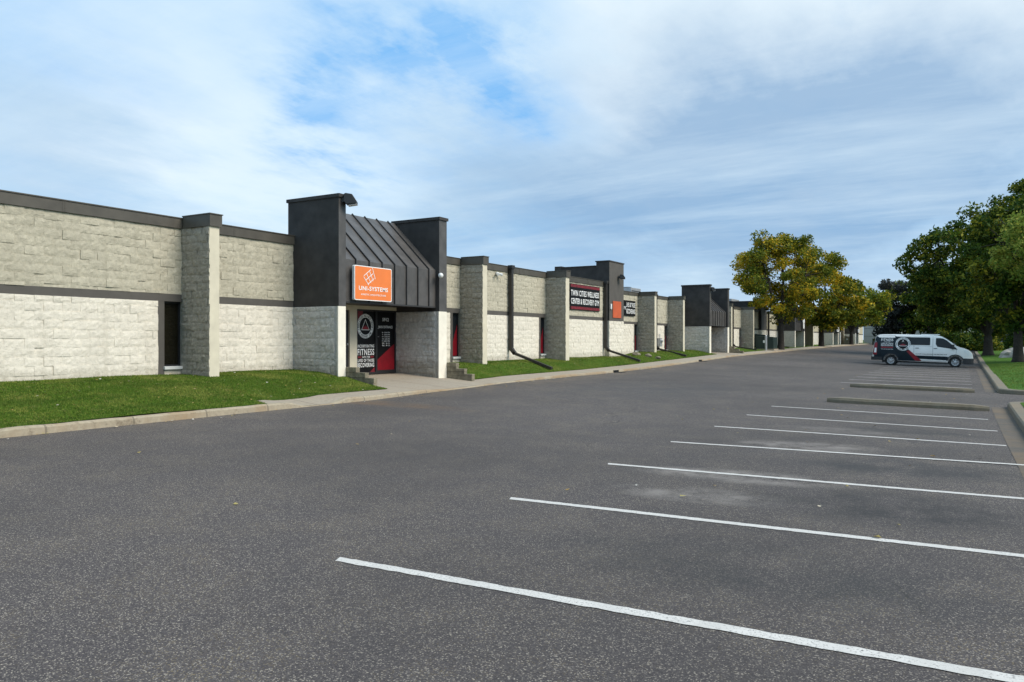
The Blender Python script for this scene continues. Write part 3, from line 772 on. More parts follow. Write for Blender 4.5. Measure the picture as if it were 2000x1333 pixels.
# square towers
for k, (a, b) in enumerate(tows):
    top = 6.27 if k == 0 else 5.9; b0 = band(a)[0] + .0; fx = -17.2
    t = MB(); t.box(-18.0, fx, a, b, b0, top - .06); t.box(-20.2, -18.0, a + .02, b - .02, 4.2, top - .3); t.box(-20.65, -20.2, a, b, 4.2, top - .2)
    o = part(t, 'tower', M['char'])
    ff = MB(); ff.box(fx, fx + .006, a + .001, b - .001, b0, top - .06); sub(ff, 'tower_face', M['band'], o)
    cp = MB(); cp.box(-18.05, fx + .04, a - .04, b + .04, top - .06, top); cp.box(-20.2, -18.05, a - .02, b + .02, top - .3, top - .25); sub(cp, 'cap', M['char'], o)
    lo = MB(); lo.box(-18.0, fx - .02, a + .005, b - .005, .2, b0); blocks(lo, (fx - .02, a + .005, 0), (0, 1, 0), (1, 0, 0), b - a - .01, .4, b0 - .002, 500 + k, res=2)
    sub(lo, 'tower_base', M['lower'], o)

# downspouts with ground extensions
for k, y in enumerate(dsp):
    rf = roof(y - .1); d = MB(); w = .17 if k < 2 else .2; x = WX + .16
    d.box(x - .08, x + .08, y - w / 2, y + w / 2, 1.32, rf - .12)
    d.box(x - .10, x + .12, y - w / 2 - .05, y + w / 2 + .05, rf - .12, rf + .03)
    for zz in (1.8, 3.2, 4.2): d.box(x - .1, x + .085, y - w / 2 - .015, y + w / 2 + .015, zz, zz + .04)
    d.bar((x, y, 1.42), (x + .2, y, 1.18), w * .95, .15, up=(0, 1, 0)); 
    o = part(d, 'downspout', M['pipe'])
    e = MB(); zz = lawn(-15.35, y) + .08; e.bar((x + .12, y, 1.22), (-15.3, y, zz), .15, .11); sub(e, 'drain_extension', M['pipe'], o)
lg = MB()

# ------------------------------------------------------------------ things fixed on the building
def thing_sign(name, loc, label, cat, group=None):
    o = empty(name, loc); tag(o, label, cat, group); return o
# orange company sign
def rounded(u0, u1, v0, v1, r, n=5):
    pts = []
    for cx, cy, a0 in ((u1 - r, v0 + r, -90), (u1 - r, v1 - r, 0), (u0 + r, v1 - r, 90), (u0 + r, v0 + r, 180)):
        for i in range(n + 1): a = R(a0 + 90 * i / n); pts.append((cx + r * math.cos(a), cy + r * math.sin(a)))
    return pts
s1 = thing_sign('company_sign', (-15.7, 17.28, 2.99), 'square orange sign with white lattice logo on the nearest dark metal canopy', 'sign')
W, H = 1.72, 1.04
pts = rounded(0, W, 0, H, .05)
mb = MB(); n = len(pts); mb.add([(0, u, v) for u, v in pts] + [(.09, u, v) for u, v in pts], [tuple(range(n)), tuple(range(n, 2 * n))] + [(i, (i + 1) % n, n + (i + 1) % n, n + i) for i in range(n)])
mb.build('sign_cabinet', M['white'], s1)
pi = rounded(.025, W - .025, .025, H - .025, .035)
mb = MB(); mb.add([(.093, u, v) for u, v in pi], [tuple(range(len(pi)))]); mb.build('sign_face', M['orange'], s1, keepnormals=True)
F = Flat(lambda u, v, o: (.093 + o, u, v))
F.put(fit_text('UNI-SYSTEMS', .19, 1.53, .30, .43, .02), .003, 0); F.put(fit_text('KINETIC ARCHITECTURE', .29, 1.43, .155, .205, .012), .003, 0)
F.build('lettering', [M['white']], s1)
F = Flat(lambda u, v, o: (.093 + o, u, v)); 
def seg(F, a, b, w, off, m=0):
    d = Vector((b[0] - a[0], b[1] - a[1])).normalized(); r = Vector((-d.y, d.x)) * w / 2
    F.poly([(a[0] - r.x, a[1] - r.y), (b[0] - r.x, b[1] - r.y), (b[0] + r.x, b[1] + r.y), (a[0] + r.x, a[1] + r.y)], off, m)
ox, oy = .60, .50; U1 = Vector((.30, .20)); V1 = Vector((-.19, .20))
for k in range(3):
    a = Vector((ox, oy)) + V1 * (k / 2.0) + Vector((0.0, .02 * k)); seg(F, a, a + U1 * (1.05 - .1 * (k == 0)), .02, .003 + .0003 * k)
for k in range(4):
    a = Vector((ox, oy)) + U1 * (k / 3.0); seg(F, a - V1 * .15, a + V1 * 1.05 + Vector((.03 * k, .03 * k)), .02, .005 + .0003 * k)
F.build('logo', [M['white']], s1)
# wellness sign
s2 = thing_sign('wall_sign', (WX, 35.45, 3.36), 'wide black banner sign with red stripes reading twin cities wellness', 'sign')
W, H = 3.7, 1.34
mb = MB(); mb.box(.02, .09, 0, W, 0, H); mb.build('sign_panel', M['black'], s2)
F = Flat(lambda u, v, o: (.09 + o, u, v))
F.rect(.03, W - .03, H - .17, H - .03, .003, 0); F.rect(.03, W - .03, .03, .17, .003, 0)
F.build('stripe', [M['dullred']], s2)
F = Flat(lambda u, v, o: (.09 + o, u, v))
F.put(fit_text('TWIN CITIES WELLNESS', .09, W - .12, .72, 1.02, .045), .003, 0); F.put(fit_text('CENTER & RECOVERY GYM', .09, W - .12, .30, .60, .045), .003, 0)
F.build('lettering', [M['white']], s2)
# recovering sign
s3 = thing_sign('wall_sign', (WX, 42.2, 3.24), 'small black sign right of the tower reading lives of those recovering', 'sign')
W, H = 2.3, .92
mb = MB(); mb.box(.02, .09, 0, W, 0, H); mb.build('sign_panel', M['black'], s3)
F = Flat(lambda u, v, o: (.09 + o, u, v))
F.put(fit_text('LIVES OF THOSE', .84, W - .06, .52, .80, .04), .003, 0); F.put(fit_text('RECOVERING', .84, W - .06, .13, .42, .04), .003, 0); F.put(fit_text('INTO THE', .1, .74, .36, .56, .04), .003, 0)
F.build('lettering', [M['white']], s3)
# orange panel on the tower
mb = MB(); mb.box(0, .03, 0, 1.2, 0, .95); o = mb.build('blank_panel', M['orange_old']); o.location = (-17.19, 40.42, 3.05); tag(o, 'plain faded orange rectangle on the charcoal tower', 'sign panel')
# junction box
mb = MB(); mb.box(0, .07, 0, .14, 0, .3); o = mb.build('junction_box', M['whiteplastic'], bevel=.01); o.location = (-17.19, 40.05, 3.52); tag(o, 'small white box left of the blank orange panel', 'junction box')
# far signs
for (p, a, z, w, h, lb) in ((15.62, 90.3, 3.05, 1.5, .8, 'white maple shaped cut-out sign on the third dark entrance'), (15.6, 117.0, 2.95, 1.9, .7, 'white square sign on the fourth dark entrance down the row'), (15.6, 142, 3.0, 2.2, .6, 'small white sign on the farthest dark entrance')):
    mb = MB(); 
    if 'maple' in lb:
        mb.tube([(.05, .7, .3), (.09, .7, .3)], .36, 10); mb.tube([(.05, .45, .75), (.09, .45, .75)], .25, 6); mb.tube([(.05, 1.0, .85), (.09, 1.0, .85)], .25, 6)
    else: mb.box(0.02, .1, 0, w, 0, h)
    o = mb.build('shop_sign', M['white']); o.location = (-p, a, z); tag(o, lb, 'sign')

def wallpack(loc, label, s_=1.0, rz=0):
    r = empty('flood_light', loc, rz); tag(r, label, 'flood light', 'dark flood lights on the building')
    mb = MB(); n = 7
    prof = [(0, .08), (0, .30), (.05, .33), (.24, .30), (.37, .10), (.37, .03), (.08, .0)]
    prof = [(x * s_, z * s_) for x, z in prof]; mb.prism_y(prof, -.16 * s_, .16 * s_); mb.build('housing', M['dark'], r, bevel=.015)
    mb = MB(); mb.prism_y([(.12 * s_, -.024 * s_), (.38 * s_, .018 * s_), (.38 * s_, .010 * s_), (.12 * s_, -.034 * s_)], -.13 * s_, .13 * s_); mb.build('lens', M['lampglass'], r)
    mb = MB(); mb.box(-.1 * s_, .0, -.06 * s_, .06 * s_, .08 * s_, .2 * s_); mb.build('bracket', M['dark'], r)
    return r
wallpack((-15.62, 16.86, 5.74), 'dark hooded flood light at the top of the nearest charcoal wing', 1.0, R(35))
wallpack((-17.1, 41.25, 5.28), 'dark hooded flood light on the charcoal tower front', 0.85, R(25))
wallpack((-17.1, 79.0, 4.7), 'dark hooded flood light on the far tower beside the tree', 0.85, R(25))
wallpack((-15.6, 54.5, 5.3), 'small hooded flood light on the second entrance wing', .8, R(35))
# dome camera
r = empty('security_camera', (-15.66, 21.52, 3.98)); tag(r, 'small white dome camera at the right end of the nearest canopy', 'camera')
mb = MB(); mb.box(-.02, .1, -.05, .05, -.0, .06); mb.build('bracket', M['dark'], r)
bm = bmesh.new(); bmesh.ops.create_uvsphere(bm, u_segments=16, v_segments=10, radius=.09); me = bpy.data.meshes.new('dome'); bm.to_mesh(me); bm.free(); me.materials.append(M['whiteplastic'])
o = bpy.data.objects.new('dome', me); col.objects.link(o); o.parent = r; o.location = (.14, 0, .03)
# twin flood on wall
r = empty('twin_light', (WX + .05, 28.3, 4.62)); tag(r, 'white twin head security light high on the cream wall', 'wall light')
mb = MB(); mb.box(0, .08, -.07, .07, -.02, .1); mb.build('base', M['whiteplastic'], r)
for s_ in (-1, 1):
    mb = MB(); mb.tube([(.06, s_ * .04, .04), (.10, s_ * .12, .03), (.20, s_ * .17, -.02)], [.02, .05, .065], 10); mb.build('lamp_head', M['whiteplastic'], r)
# electrical boxes by walls
for (y, z, h, lb) in ((48.6, 1.35, .55, 'grey meter box low on the wall past the fourth fin'), (64.6, 1.35, .5, 'grey meter box low on the wall past the second entrance'), (104.5, 1.4, 1.7, 'tall grey electric meter on the far white wall')):
    mb = MB(); mb.box(0, .2, 0, .4, 0, h); mb.tube([(.1, .2, h), (.1, .2, h + .3)], .03, 8); mb.lathe([(.0, .2), (.12, .2), (.12, .26), (.08, .3)], (0, .2, h * .7), 'x', 12)
    o = mb.build('meter_box', M['galv']); o.location = (WX + .02, y, z); tag(o, lb, 'meter box')
# rooftop units
def rtu(x, y, z, w, d, h, label):
    r = empty('rooftop_unit', (x, y, z)); tag(r, label, 'air conditioner')
    mb = MB(); mb.box(-d / 2, d / 2, -w / 2, w / 2, 0, h); mb.build('casing', M['galv'], r, bevel=.02)
    mb = MB(); mb.box(-d / 2 - .2, d / 2 + .2, -w / 2 - .2, w / 2 + .2, -.15, 0); mb.build('base', M['tilt'], r)
    mb = MB(); mb.lathe([(.35, 0), (.35, .08), (.3, .1)], (0, 0, h), 'z', 16); mb.build('fan', M['dark'], r)
    mb = MB()
    for k in range(5): mb.box(d / 2, d / 2 + .02, -w / 2 + .1, w / 2 - .1, h * (.15 + .15 * k), h * (.2 + .15 * k))
    mb.build('louvre', M['dark'], r)
rtu(-21, 52.0, 4.5, 1.9, 1.4, 1.0, 'grey air unit on the roof just right of the charcoal tower')
rtu(-22, 82.5, 4.5, 3.2, 2, 1.6, 'larger pale air unit on the roof past the second entrance')

# ------------------------------------------------------------------ yard objects
def timbers(y, w, zt, label):
    r = empty('timber_steps', (TX, y, .5)); tag(r, label, 'retaining wall', 'stepped timber edging at the entrances')
    xs = [0, .38, .74, 1.08]
    for k in range(3):
        mb = MB(); top = zt[k] - .5
        z_ = -.25
        while z_ < top - .02:
            z2 = min(top, z_ + .15); mb.box(-.05 if k == 0 else xs[k] + .004, xs[k + 1] + .02 * math.sin(z_ * 40 + k), -w / 2 + .008 * math.sin(z_ * 31), w / 2, z_, z2 - .006); z_ = z2
        mb.build('timber', M['timber'], r, bevel=.008)
timbers(17.03, .16, (1.02, .86, .70), 'stepped timber edge left of the nearest entrance path')
timbers(22.14, .18, (1.0, .80, .62), 'stepped timber edge right of the nearest entrance path')
timbers(59.7, .25, (1.3, 1.1, .95), 'dark timber edge right of the second entrance')

def rock(name, loc, s_, seed, label, m='rock', cat='rock', group=None):
    bm = bmesh.new(); bmesh.ops.create_icosphere(bm, subdivisions=3, radius=1)
    for v in bm.verts:
        n = mnoise.fractal(v.co * 1.1 + Vector((seed * 7.3, 0, 0)), 1, 2, 4); v.co *= 1 + .38 * n
        v.co.x *= s_[0]; v.co.y *= s_[1]; v.co.z *= s_[2]
    me = bpy.data.meshes.new(name); bm.to_mesh(me); bm.free(); me.materials.append(M[m])
    o = bpy.data.objects.new(name, me); col.objects.link(o); o.location = loc; return tag(o, label, cat, group)
for k, (x, y, s_, lb) in enumerate(((-16.6, 42.6, .2, 'low rock against the wall at the tower foot'), (-16.0, 42.9, .17, 'middle rock of the line on the grass by the tower'), (-15.55, 43.3, .14, 'flat rock nearest the sidewalk by the tower'), (-16.3, 60.3, .3, 'rock beside the second entrance timber edge'))):
    rock('rock', (x, y, lawn(x, y) + .05), (s_ * 1.3, s_, s_ * .7), k, lb, group='small rocks in the grass', m='timber')

# green transformers, bollards, utility cabinets
def cabinet(x, y, w, d, h, m, label, name='utility_cabinet'):
    z = lawn(x, y); r = empty(name, (x, y, z)); tag(r, label, 'utility cabinet')
    mb = MB(); mb.box(-d / 2, d / 2, -w / 2, w / 2, .08, h * .88); mb.prism_y([(-d / 2, h * .88), (d / 2 + .03, h * .84), (d / 2 + .03, h * .9), (-d / 2, h)], -w / 2 - .02, w / 2 + .02); mb.build('casing', m, r)
    mb = MB(); mb.box(-d / 2 - .1, d / 2 + .1, -w / 2 - .1, w / 2 + .1, -.3, .08); mb.build('pad', M['walk'], r)
    mb = MB(); mb.box(d / 2, d / 2 + .03, -w / 2 + .05, -.01, .14, h * .8); mb.build('door', m, r)
    mb = MB(); mb.box(d / 2, d / 2 + .03, .01, w / 2 - .05, .14, h * .8); mb.build('door', m, r)
    mb = MB(); mb.box(-.12, .12, -w / 2 - .008, -w / 2, h * .5, h * .68); mb.build('label_plate', M['white'], r)
cabinet(-15.5, 71.9, 1.7, 1.5, 1.25, M['green'], 'dark green transformer box by the sidewalk under the yellow tree')
cabinet(-16.6, 74.6, 1.7, 1.2, 1.35, M['green'], 'dark green cabinet set back behind the transformer near the wall')
cabinet(-15.6, 130, 2.8, .9, 1.3, M['beige'], 'beige utility box near the far end of the building')
def bollard(x, y, h, m, label):
    mb = MB(); mb.lathe([(.0, 0), (.1, 0), (.1, h - .06), (.07, h - .01), (0.01, h)], (0, 0, -.1), 'z', 12); o = mb.build('bollard', m, smooth=False); o.location = (x, y, lawn(x, y)); tag(o, label, 'bollard')
bollard(-14.95 - .25, 70.3, 1.45, M['galv'], 'grey steel post at the sidewalk corner of the green transformer')
bollard(-15.6, 120.5, 1.9, M['whiteplastic'], 'white post in front of the fourth entrance')
mb = MB(); mb.tube([(0, 0, -.1), (0, 0, 1.7)], .07, 8); mb.box(-.05, .05, -.3, .3, 1.1, 1.7); o = mb.build('post_sign', M['whiteplastic']); o.location = (-15.0, 133.5, lawn(-15.3, 133.5)); tag(o, 'white post sign beside the beige utility box', 'sign')

# storm drain inlets in the kerb
for (y, lb) in ((33.3, 'dark drain opening in the kerb below the black banner sign'), (46.5, 'dark drain opening in the kerb opposite the fourth fin')):
    r = empty('storm_drain', (xc(y), y, zc(y))); tag(r, lb, 'drain', 'kerb drains')
    mb = MB(); mb.box(-.02, .01, -.3, .3, .0, .1); mb.build('opening', M['black'], r)
    mb = MB()
    for k in range(6): mb.box(.02, .4, -.3 + k * .11, -.26 + k * .11, .004, .014)
    mb.build('grate', M['dark'], r)

# ------------------------------------------------------------------ building closing the view
ob = empty('distant_building', (-18, 174, 1)); tag(ob, 'pale grey concrete panel building closing the far end of the lot', 'building')
mb = MB(); mb.box(0, 60, 0, 25, -.5, 4.9); mb.build('wall', M['tilt'], ob)
mb = MB(); mb.box(-.1, 60.1, -.1, .0, 4.6, 5.0); mb.box(-.1, 60.1, 0, 25.1, 4.901, 5.0); mb.build('roof_edge', M['galv'], ob)
mb = MB()
for k in range(12): mb.box(2 + k * 4.6, 2.06 + k * 4.6, -.03, 0, -.2, 4.6)
for z in (1.5, 3.1): mb.box(0, 60, -.02, 0, z, z + .05)
mb.build('panel_joint', M['band'], ob)
for k in range(3):
    mb = MB(); mb.box(6 + k * 12, 9.4 + k * 12, -.04, 0, -.2, 2.9); mb.build('loading_door', M['front_white'], ob)

# ------------------------------------------------------------------ trees
def tree(name, x, y, z, h, cr, ch, cz, tr, leafmat, nleaf, lsize, seed, label, cat='tree', group=None, fork=None, ncl=60, ox=0, oy=0, crw=.30, lean=0):
    rnd = random.Random(seed); root = empty(name, (x, y, z)); tag(root, label, cat, group)
    fork = fork or cz - ch * .75
    cl = []
    tries = 0
    while len(cl) < ncl and tries < 5000:
        tries += 1
        a = rnd.uniform(0, 2 * math.pi); u = rnd.uniform(-1, 1); rr = rnd.uniform(.25, 1) ** .55
        s_ = math.sqrt(1 - u * u); wob = 1 + .22 * mnoise.noise(Vector((math.cos(a) * 1.3 + seed, math.sin(a) * 1.3, u * 1.5)))
        p = Vector((math.cos(a) * s_ * cr * rr * wob + ox, math.sin(a) * s_ * cr * rr * wob + oy, cz + u * ch * rr * wob))
        if p.z > cz: p.x *= 1 - .15 * (p.z - cz) / ch
        if p.z < fork * .8: continue
        cl.append(p)
    tb = MB(); n = 5
    f = Vector((lean * .5, 0, fork))
    tb.tube([(0, 0, -.3), (0, 0, .15), (lean * .1, .02, fork * .35), (lean * .3, -.03, fork * .7), f], [tr * 1.6, tr * 1.12, tr * .95, tr * .88, tr * .8], 10)
    mains = []
    for k in range(6):
        a = 2 * math.pi * k / 6 + rnd.uniform(-.3, .3)
        e = Vector((math.cos(a) * cr * .5 + ox, math.sin(a) * cr * .5 + oy, cz + ch * rnd.uniform(-.15, .4)))
        m_ = f.lerp(e, .5) + Vector((math.cos(a) * .3, math.sin(a) * .3, .3)); tb.tube([f, m_, e], [tr * .55, tr * .36, tr * .16], 6, cap=False); mains += [(m_, tr * .3), (e, tr * .15), (f.lerp(m_, .5), tr * .4)]
    e = Vector((ox * .8, oy, cz + ch * .65)); tb.tube([f, f.lerp(e, .5) + Vector((.2, .1, 0)), e], [tr * .65, tr * .4, tr * .12], 6, cap=False); mains += [(f.lerp(e, .5), tr * .35), (e, tr * .1)]
    for p in cl:
        q, r_ = min(mains, key=lambda t: (t[0] - p).length); mdl = q.lerp(p, .5) + Vector((rnd.uniform(-.2, .2), rnd.uniform(-.2, .2), rnd.uniform(0, .3)))
        tb.tube([q, mdl, p], [max(.035, r_ * .45), .03, .015], 4, cap=False)
    tb.build('trunk', M['bark'], root, smooth=True)
    lb = MB(); vs = []; fs = []
    per = nleaf // len(cl)
    for p in cl:
        cs = cr * crw * rnd.uniform(.7, 1.25)
        for k in range(per):
            # flattened clump
            d = Vector((rnd.gauss(0, 1), rnd.gauss(0, 1), rnd.gauss(0, 1))); d.normalize(); d *= cs * rnd.random() ** .5; d.z *= .7
            c = p + d; 
            if c.z < fork * .75: continue
            nrm = Vector((rnd.gauss(0, 1), rnd.gauss(0, 1), rnd.gauss(.4, 1))); nrm.normalize()
            t = nrm.orthogonal().normalized(); t.rotate(__import__('mathutils').Quaternion(nrm, rnd.uniform(0, 6.28))); bt = nrm.cross(t)
            s_ = lsize * rnd.uniform(.6, 1.3); b = len(vs)
            vs += [c - t * s_ * .5, c + bt * s_ * .28 - t * s_ * .05, c + t * s_ * .5, c - bt * s_ * .28 - t * s_ * .05]
            fs.append((b, b + 1, b + 2, b + 3))
    lb.add(vs, fs); lb.build('crown', leafmat, root, keepnormals=True)
    return root
tree('shade_tree', -14.95, 75.5, .75, 11.5, 4.55, 4.35, 7.2, .30, M['leaf_autumn'], 30000, .25, 3, 'tallest autumn tree on the left, orange and yellow among green', fork=2.6, ncl=135, crw=.195)
tree('shade_tree', -14.9, 99, .85, 10.2, 4.9, 4.6, 6.6, .33, M['leaf_autumn'], 19000, .36, 9, 'yellow green tree just behind the tallest orange one', fork=2.2, ncl=105, ox=.5, crw=.21)
tree('shade_tree', -14.6, 125, .95, 8.5, 5.0, 3.7, 5.8, .30, M['leaf_turning'], 12000, .38, 14, 'farthest yellow green tree at the end of the building', fork=2.0, ncl=55, ox=.4, crw=.24)
tree('shade_tree', 1.9, 84, .45, 15, 7.2, 6.2, 8.2, .42, M['leaf_dark'], 46000, .34, 21, 'broad dark green tree rising behind the van hood', fork=1.7, ncl=210, ox=-.3, crw=.15)
tree('shade_tree', 3.25, 64.5, .30, 12, 4.4, 4.9, 6.5, .33, M['leaf_dark'], 30000, .29, 33, 'dark green tree with bare lower trunk on the right lawn', fork=2.1, ncl=140, ox=.9, crw=.19)
tree('shade_tree', 4.9, 58.6, .35, 10, 2.9, 3.0, 7.0, .22, M['leaf_pale'], 12000, .22, 41, 'bright pale green branches at the right edge of the photo', fork=3.2, ncl=40, ox=-.4)
tree('shade_tree', 7.2, 84, .5, 17.5, 5.0, 7, 10.4, .4, M['leaf_dark'], 30000, .34, 52, 'very tall dark tree at the right edge behind the bare trunk', fork=4, ncl=120, crw=.17)
for k, (x, y, h, r_, m_, lb) in enumerate(((-11.5, 152, 11.2, 4.8, 'leaf_purple', 'grey leaved tree at the far end left of the van'), (-8.0, 156, 12.8, 5.6, 'leaf_dark', 'dark tree above the rear of the van'), (-4.6, 150, 14, 5.8, 'leaf_dark', 'tall dark tree above the middle of the van'), (-1.0, 148, 15, 5.6, 'leaf_dark', 'tall dark tree above the front of the van'),
                                       (2.6, 112, 10.5, 4.6, 'leaf_dark', 'dark tree beyond the hood of the van'), (6.2, 110, 10.5, 4.8, 'leaf_dark', 'dark tree in the shade behind the boulder'), (10.5, 118, 11, 5, 'leaf_dark', 'dark tree at the far right beyond the boulder'))):
    tree('shade_tree', x, y, .9 if y > 140 else .65, h, r_, h * .44, h * .53, .25, M[m_], 10000, .5, 60 + k, lb, fork=1.5 if y > 140 else 1.3, ncl=50, group='trees at the far end of the lot')
def shrub(x, y, z, w, d, h, seed, label):
    rnd = random.Random(seed); root = empty('shrub', (x, y, z)); tag(root, label, 'shrub', 'dark shrubs under the right hand trees')
    vs = []; fs = []
    cls = [Vector((rnd.uniform(-w, w) * .8, rnd.uniform(-d, d) * .8, rnd.uniform(.15, .75) * h)) for _ in range(26)]
    for p in cls:
        for k in range(150):
            dd = Vector((rnd.gauss(0, 1), rnd.gauss(0, 1), rnd.gauss(0, 1))).normalized() * (h * .33) * rnd.random() ** .4; c = p + dd
            if c.z < 0: continue
            nrm = Vector((rnd.gauss(0, 1), rnd.gauss(0, 1), rnd.gauss(0, 1))).normalized(); t = nrm.orthogonal().normalized(); bt = nrm.cross(t); s_ = .32 * rnd.uniform(.6, 1.2); b = len(vs)
            vs += [c - t * s_ * .5, c + bt * s_ * .3, c + t * s_ * .5, c - bt * s_ * .3]; fs.append((b, b + 1, b + 2, b + 3))
    mb = MB(); mb.add(vs, fs); mb.build('foliage', M['leaf_dark'], root, keepnormals=True)
    mb = MB()
    for p in cls[:10]: mb.tube([(p.x * .3, p.y * .3, -.1), tuple(p * .6), tuple(p)], [.05, .035, .015], 5, cap=False)
    mb.build('stem', M['bark'], root)
shrub(1.6, 103, .6, 2.6, 1.5, 2.0, 1, 'dark shrub just right of the van nose')
shrub(5.9, 106, .7, 2.2, 1.5, 1.7, 2, 'dark shrub behind the boulder')
shrub(8.3, 118, .75, 3.6, 1.5, 2.8, 4, 'taller dark shrub far back under the trees')
shrub(-.6, 118, .8, 2.8, 1.5, 2.6, 5, 'dark shrub seen over the hood of the van')
shrub(10.5, 104, .7, 3, 1.5, 2.2, 3, 'dark shrub at the right edge beneath the trees')
rock('boulder', (3.9, 75.5, .52), (1.35, .8, .72), 11, 'pale limestone boulder left of the bare tree trunk', cat='boulder')
rock('boulder', (5.75, 74.0, .6), (1.2, .8, .95), 13, 'pale limestone boulder right of the bare tree trunk', cat='boulder')

# ------------------------------------------------------------------ van
van = empty('passenger_van', (-5.44, 58.52, 0)); 
zl, zr = lot(-4.3, 58.5), lot(-.5, 58.5)
van.location.z = lot(-4.28, 58.5); van.rotation_euler = (0, math.atan2(zl - zr, 3.76), 0)
tag(van, 'white van with dark printed rear half parked nose to the kerb', 'van')
TOP = [(0.0, .62), (.03, .70), (.08, 1.2), (.14, 1.6), (.22, 1.92), (.34, 2.055), (.6, 2.085), (1.4, 2.1), (2.6, 2.1), (3.4, 2.09), (3.9, 2.06), (4.15, 2.0), (4.4, 1.87), (4.75, 1.60), (5.0, 1.395), (5.15, 1.32), (5.4, 1.25), (5.65, 1.15), (5.8, 1.03), (5.89, .86), (5.93, .62)]
BOT = [(0, .42), (.1, .36), (4.0, .31), (5.3, .26), (5.93, .3)]
def vtop(x): return interp(TOP, x)
def vbot(x): return interp(BOT, x)
def hw(x, z):
    base = interp([(.2, .97), (.5, 1.01), (.8, 1.03), (1.15, 1.025), (1.3, 1.005), (1.6, .955), (1.95, .88), (2.1, .80)], z)
    fx = interp([(0, .90), (.06, .955), (.2, .985), (.5, 1.0), (4.6, 1.0), (5.1, .97), (5.5, .90), (5.75, .80), (5.88, .70), (5.93, .62)], x)
    return base * fx
def vs_(x, z, off=0): return (x, -(hw(x, z) + off), z)
st = [0, .03, .08, .14, .22, .34, .5] + yr(.7, 4.1, .2) + [4.25, 4.4, 4.6, 4.75, 4.9, 5.0, 5.15, 5.3, 5.4, 5.55, 5.65, 5.75, 5.8, 5.85, 5.89, 5.93]
mb = MB(); rings = []
fr_ = [0, .08, .2, .32, .44, .56, .68, .8, .89, .95, .98]
for x in st:
    t = vtop(x); b = vbot(x); ring = []
    for k in fr_:
        z = b + (t - b) * k; ring.append((x, -hw(x, z), z))
    w = hw(x, b + (t - b) * .98)
    ring += [(x, -w * .9, t - .006), (x, -w * .6, t + .012), (x, 0, t + .018)]
    ring += [(x, -p[1], p[2]) for p in ring[-2::-1]]
    rings.append(ring)
n = len(rings[0]); vv = [p for r in rings for p in r]; ff = []
for k in range(len(rings) - 1):
    for i in range(n - 1): ff.append((k * n + i, k * n + i + 1, (k + 1) * n + i + 1, (k + 1) * n + i))
    ff.append((k * n + n - 1, k * n, (k + 1) * n, (k + 1) * n + n - 1))
ff += [tuple(range(n)), tuple(range((len(rings) - 1) * n, len(rings) * n))]
mb.add(vv, ff)
body = mb.build('body', M['vanwhite'], van, smooth=True)
# cut wheel wells
cut = MB(); WHX = (1.16, 4.92)
for wx in WHX:
    for s_ in (-1, 1): cut.lathe([(.43, -.35), (.43, .35)], (wx, s_ * .95, .35), 'y', 28)
co = cut.build('cut', M['cladding'], van)
bo = body.modifiers.new('b', 'BOOLEAN'); bo.object = co; bo.operation = 'DIFFERENCE'; bo.solver = 'EXACT'
dg = bpy.context.evaluated_depsgraph_get(); dg.update()
nm = bpy.data.meshes.new_from_object(body.evaluated_get(dg)); body.modifiers.clear(); body.data = nm; bpy.data.objects.remove(co)
def sidepatch(name, pts, m, off, parent, cells=14, both=True):
    """polygon in (x,z) on the side skin, subdivided so that it follows the body"""
    bm = bmesh.new(); vs = [bm.verts.new((x, 0, z)) for x, z in pts]; bm.faces.new(vs)
    x0 = min(p[0] for p in pts); x1 = max(p[0] for p in pts); z0_ = min(p[1] for p in pts); z1_ = max(p[1] for p in pts)
    for k in range(1, cells):
        xx = x0 + (x1 - x0) * k / cells; bmesh.ops.bisect_plane(bm, geom=bm.verts[:] + bm.edges[:] + bm.faces[:], plane_co=(xx, 0, 0), plane_no=(1, 0, 0))
    for k in range(1, 9):
        zz = z0_ + (z1_ - z0_) * k / 9; bmesh.ops.bisect_plane(bm, geom=bm.verts[:] + bm.edges[:] + bm.faces[:], plane_co=(0, 0, zz), plane_no=(0, 0, 1))
    for v in bm.verts: v.co.y = -(hw(v.co.x, v.co.z) + off)
    bmesh.ops.recalc_face_normals(bm, faces=bm.faces)
    me = bpy.data.meshes.new(name); bm.to_mesh(me); bm.free(); me.materials.append(m); me.polygons.foreach_set('use_smooth', [True] * len(me.polygons))
    o = bpy.data.objects.new(name, me); col.objects.link(o); o.parent = parent
    if both:
        m2 = me.copy()
        for v in m2.vertices: v.co.y = -v.co.y
        m2.flip_normals(); o2 = bpy.data.objects.new(name, m2); col.objects.link(o2); o2.parent = parent
    return o
def archcut(x0, x1, zb, n=14, r=.435):
    """bottom edge from x0 to x1 that rises over wheel wells (left to right)"""
    pts = [(x0, zb)]
    for wx in WHX:
        if x0 < wx < x1:
            a0 = math.asin(max(-1, (zb - .35) / r)) if abs(zb - .35) < r else 0
            for k in range(n + 1):
                a = math.pi - a0 - (math.pi - 2 * a0) * k / n; pts.append((wx + r * math.cos(a), .35 + r * math.sin(a)))
    pts.append((x1, zb)); return pts
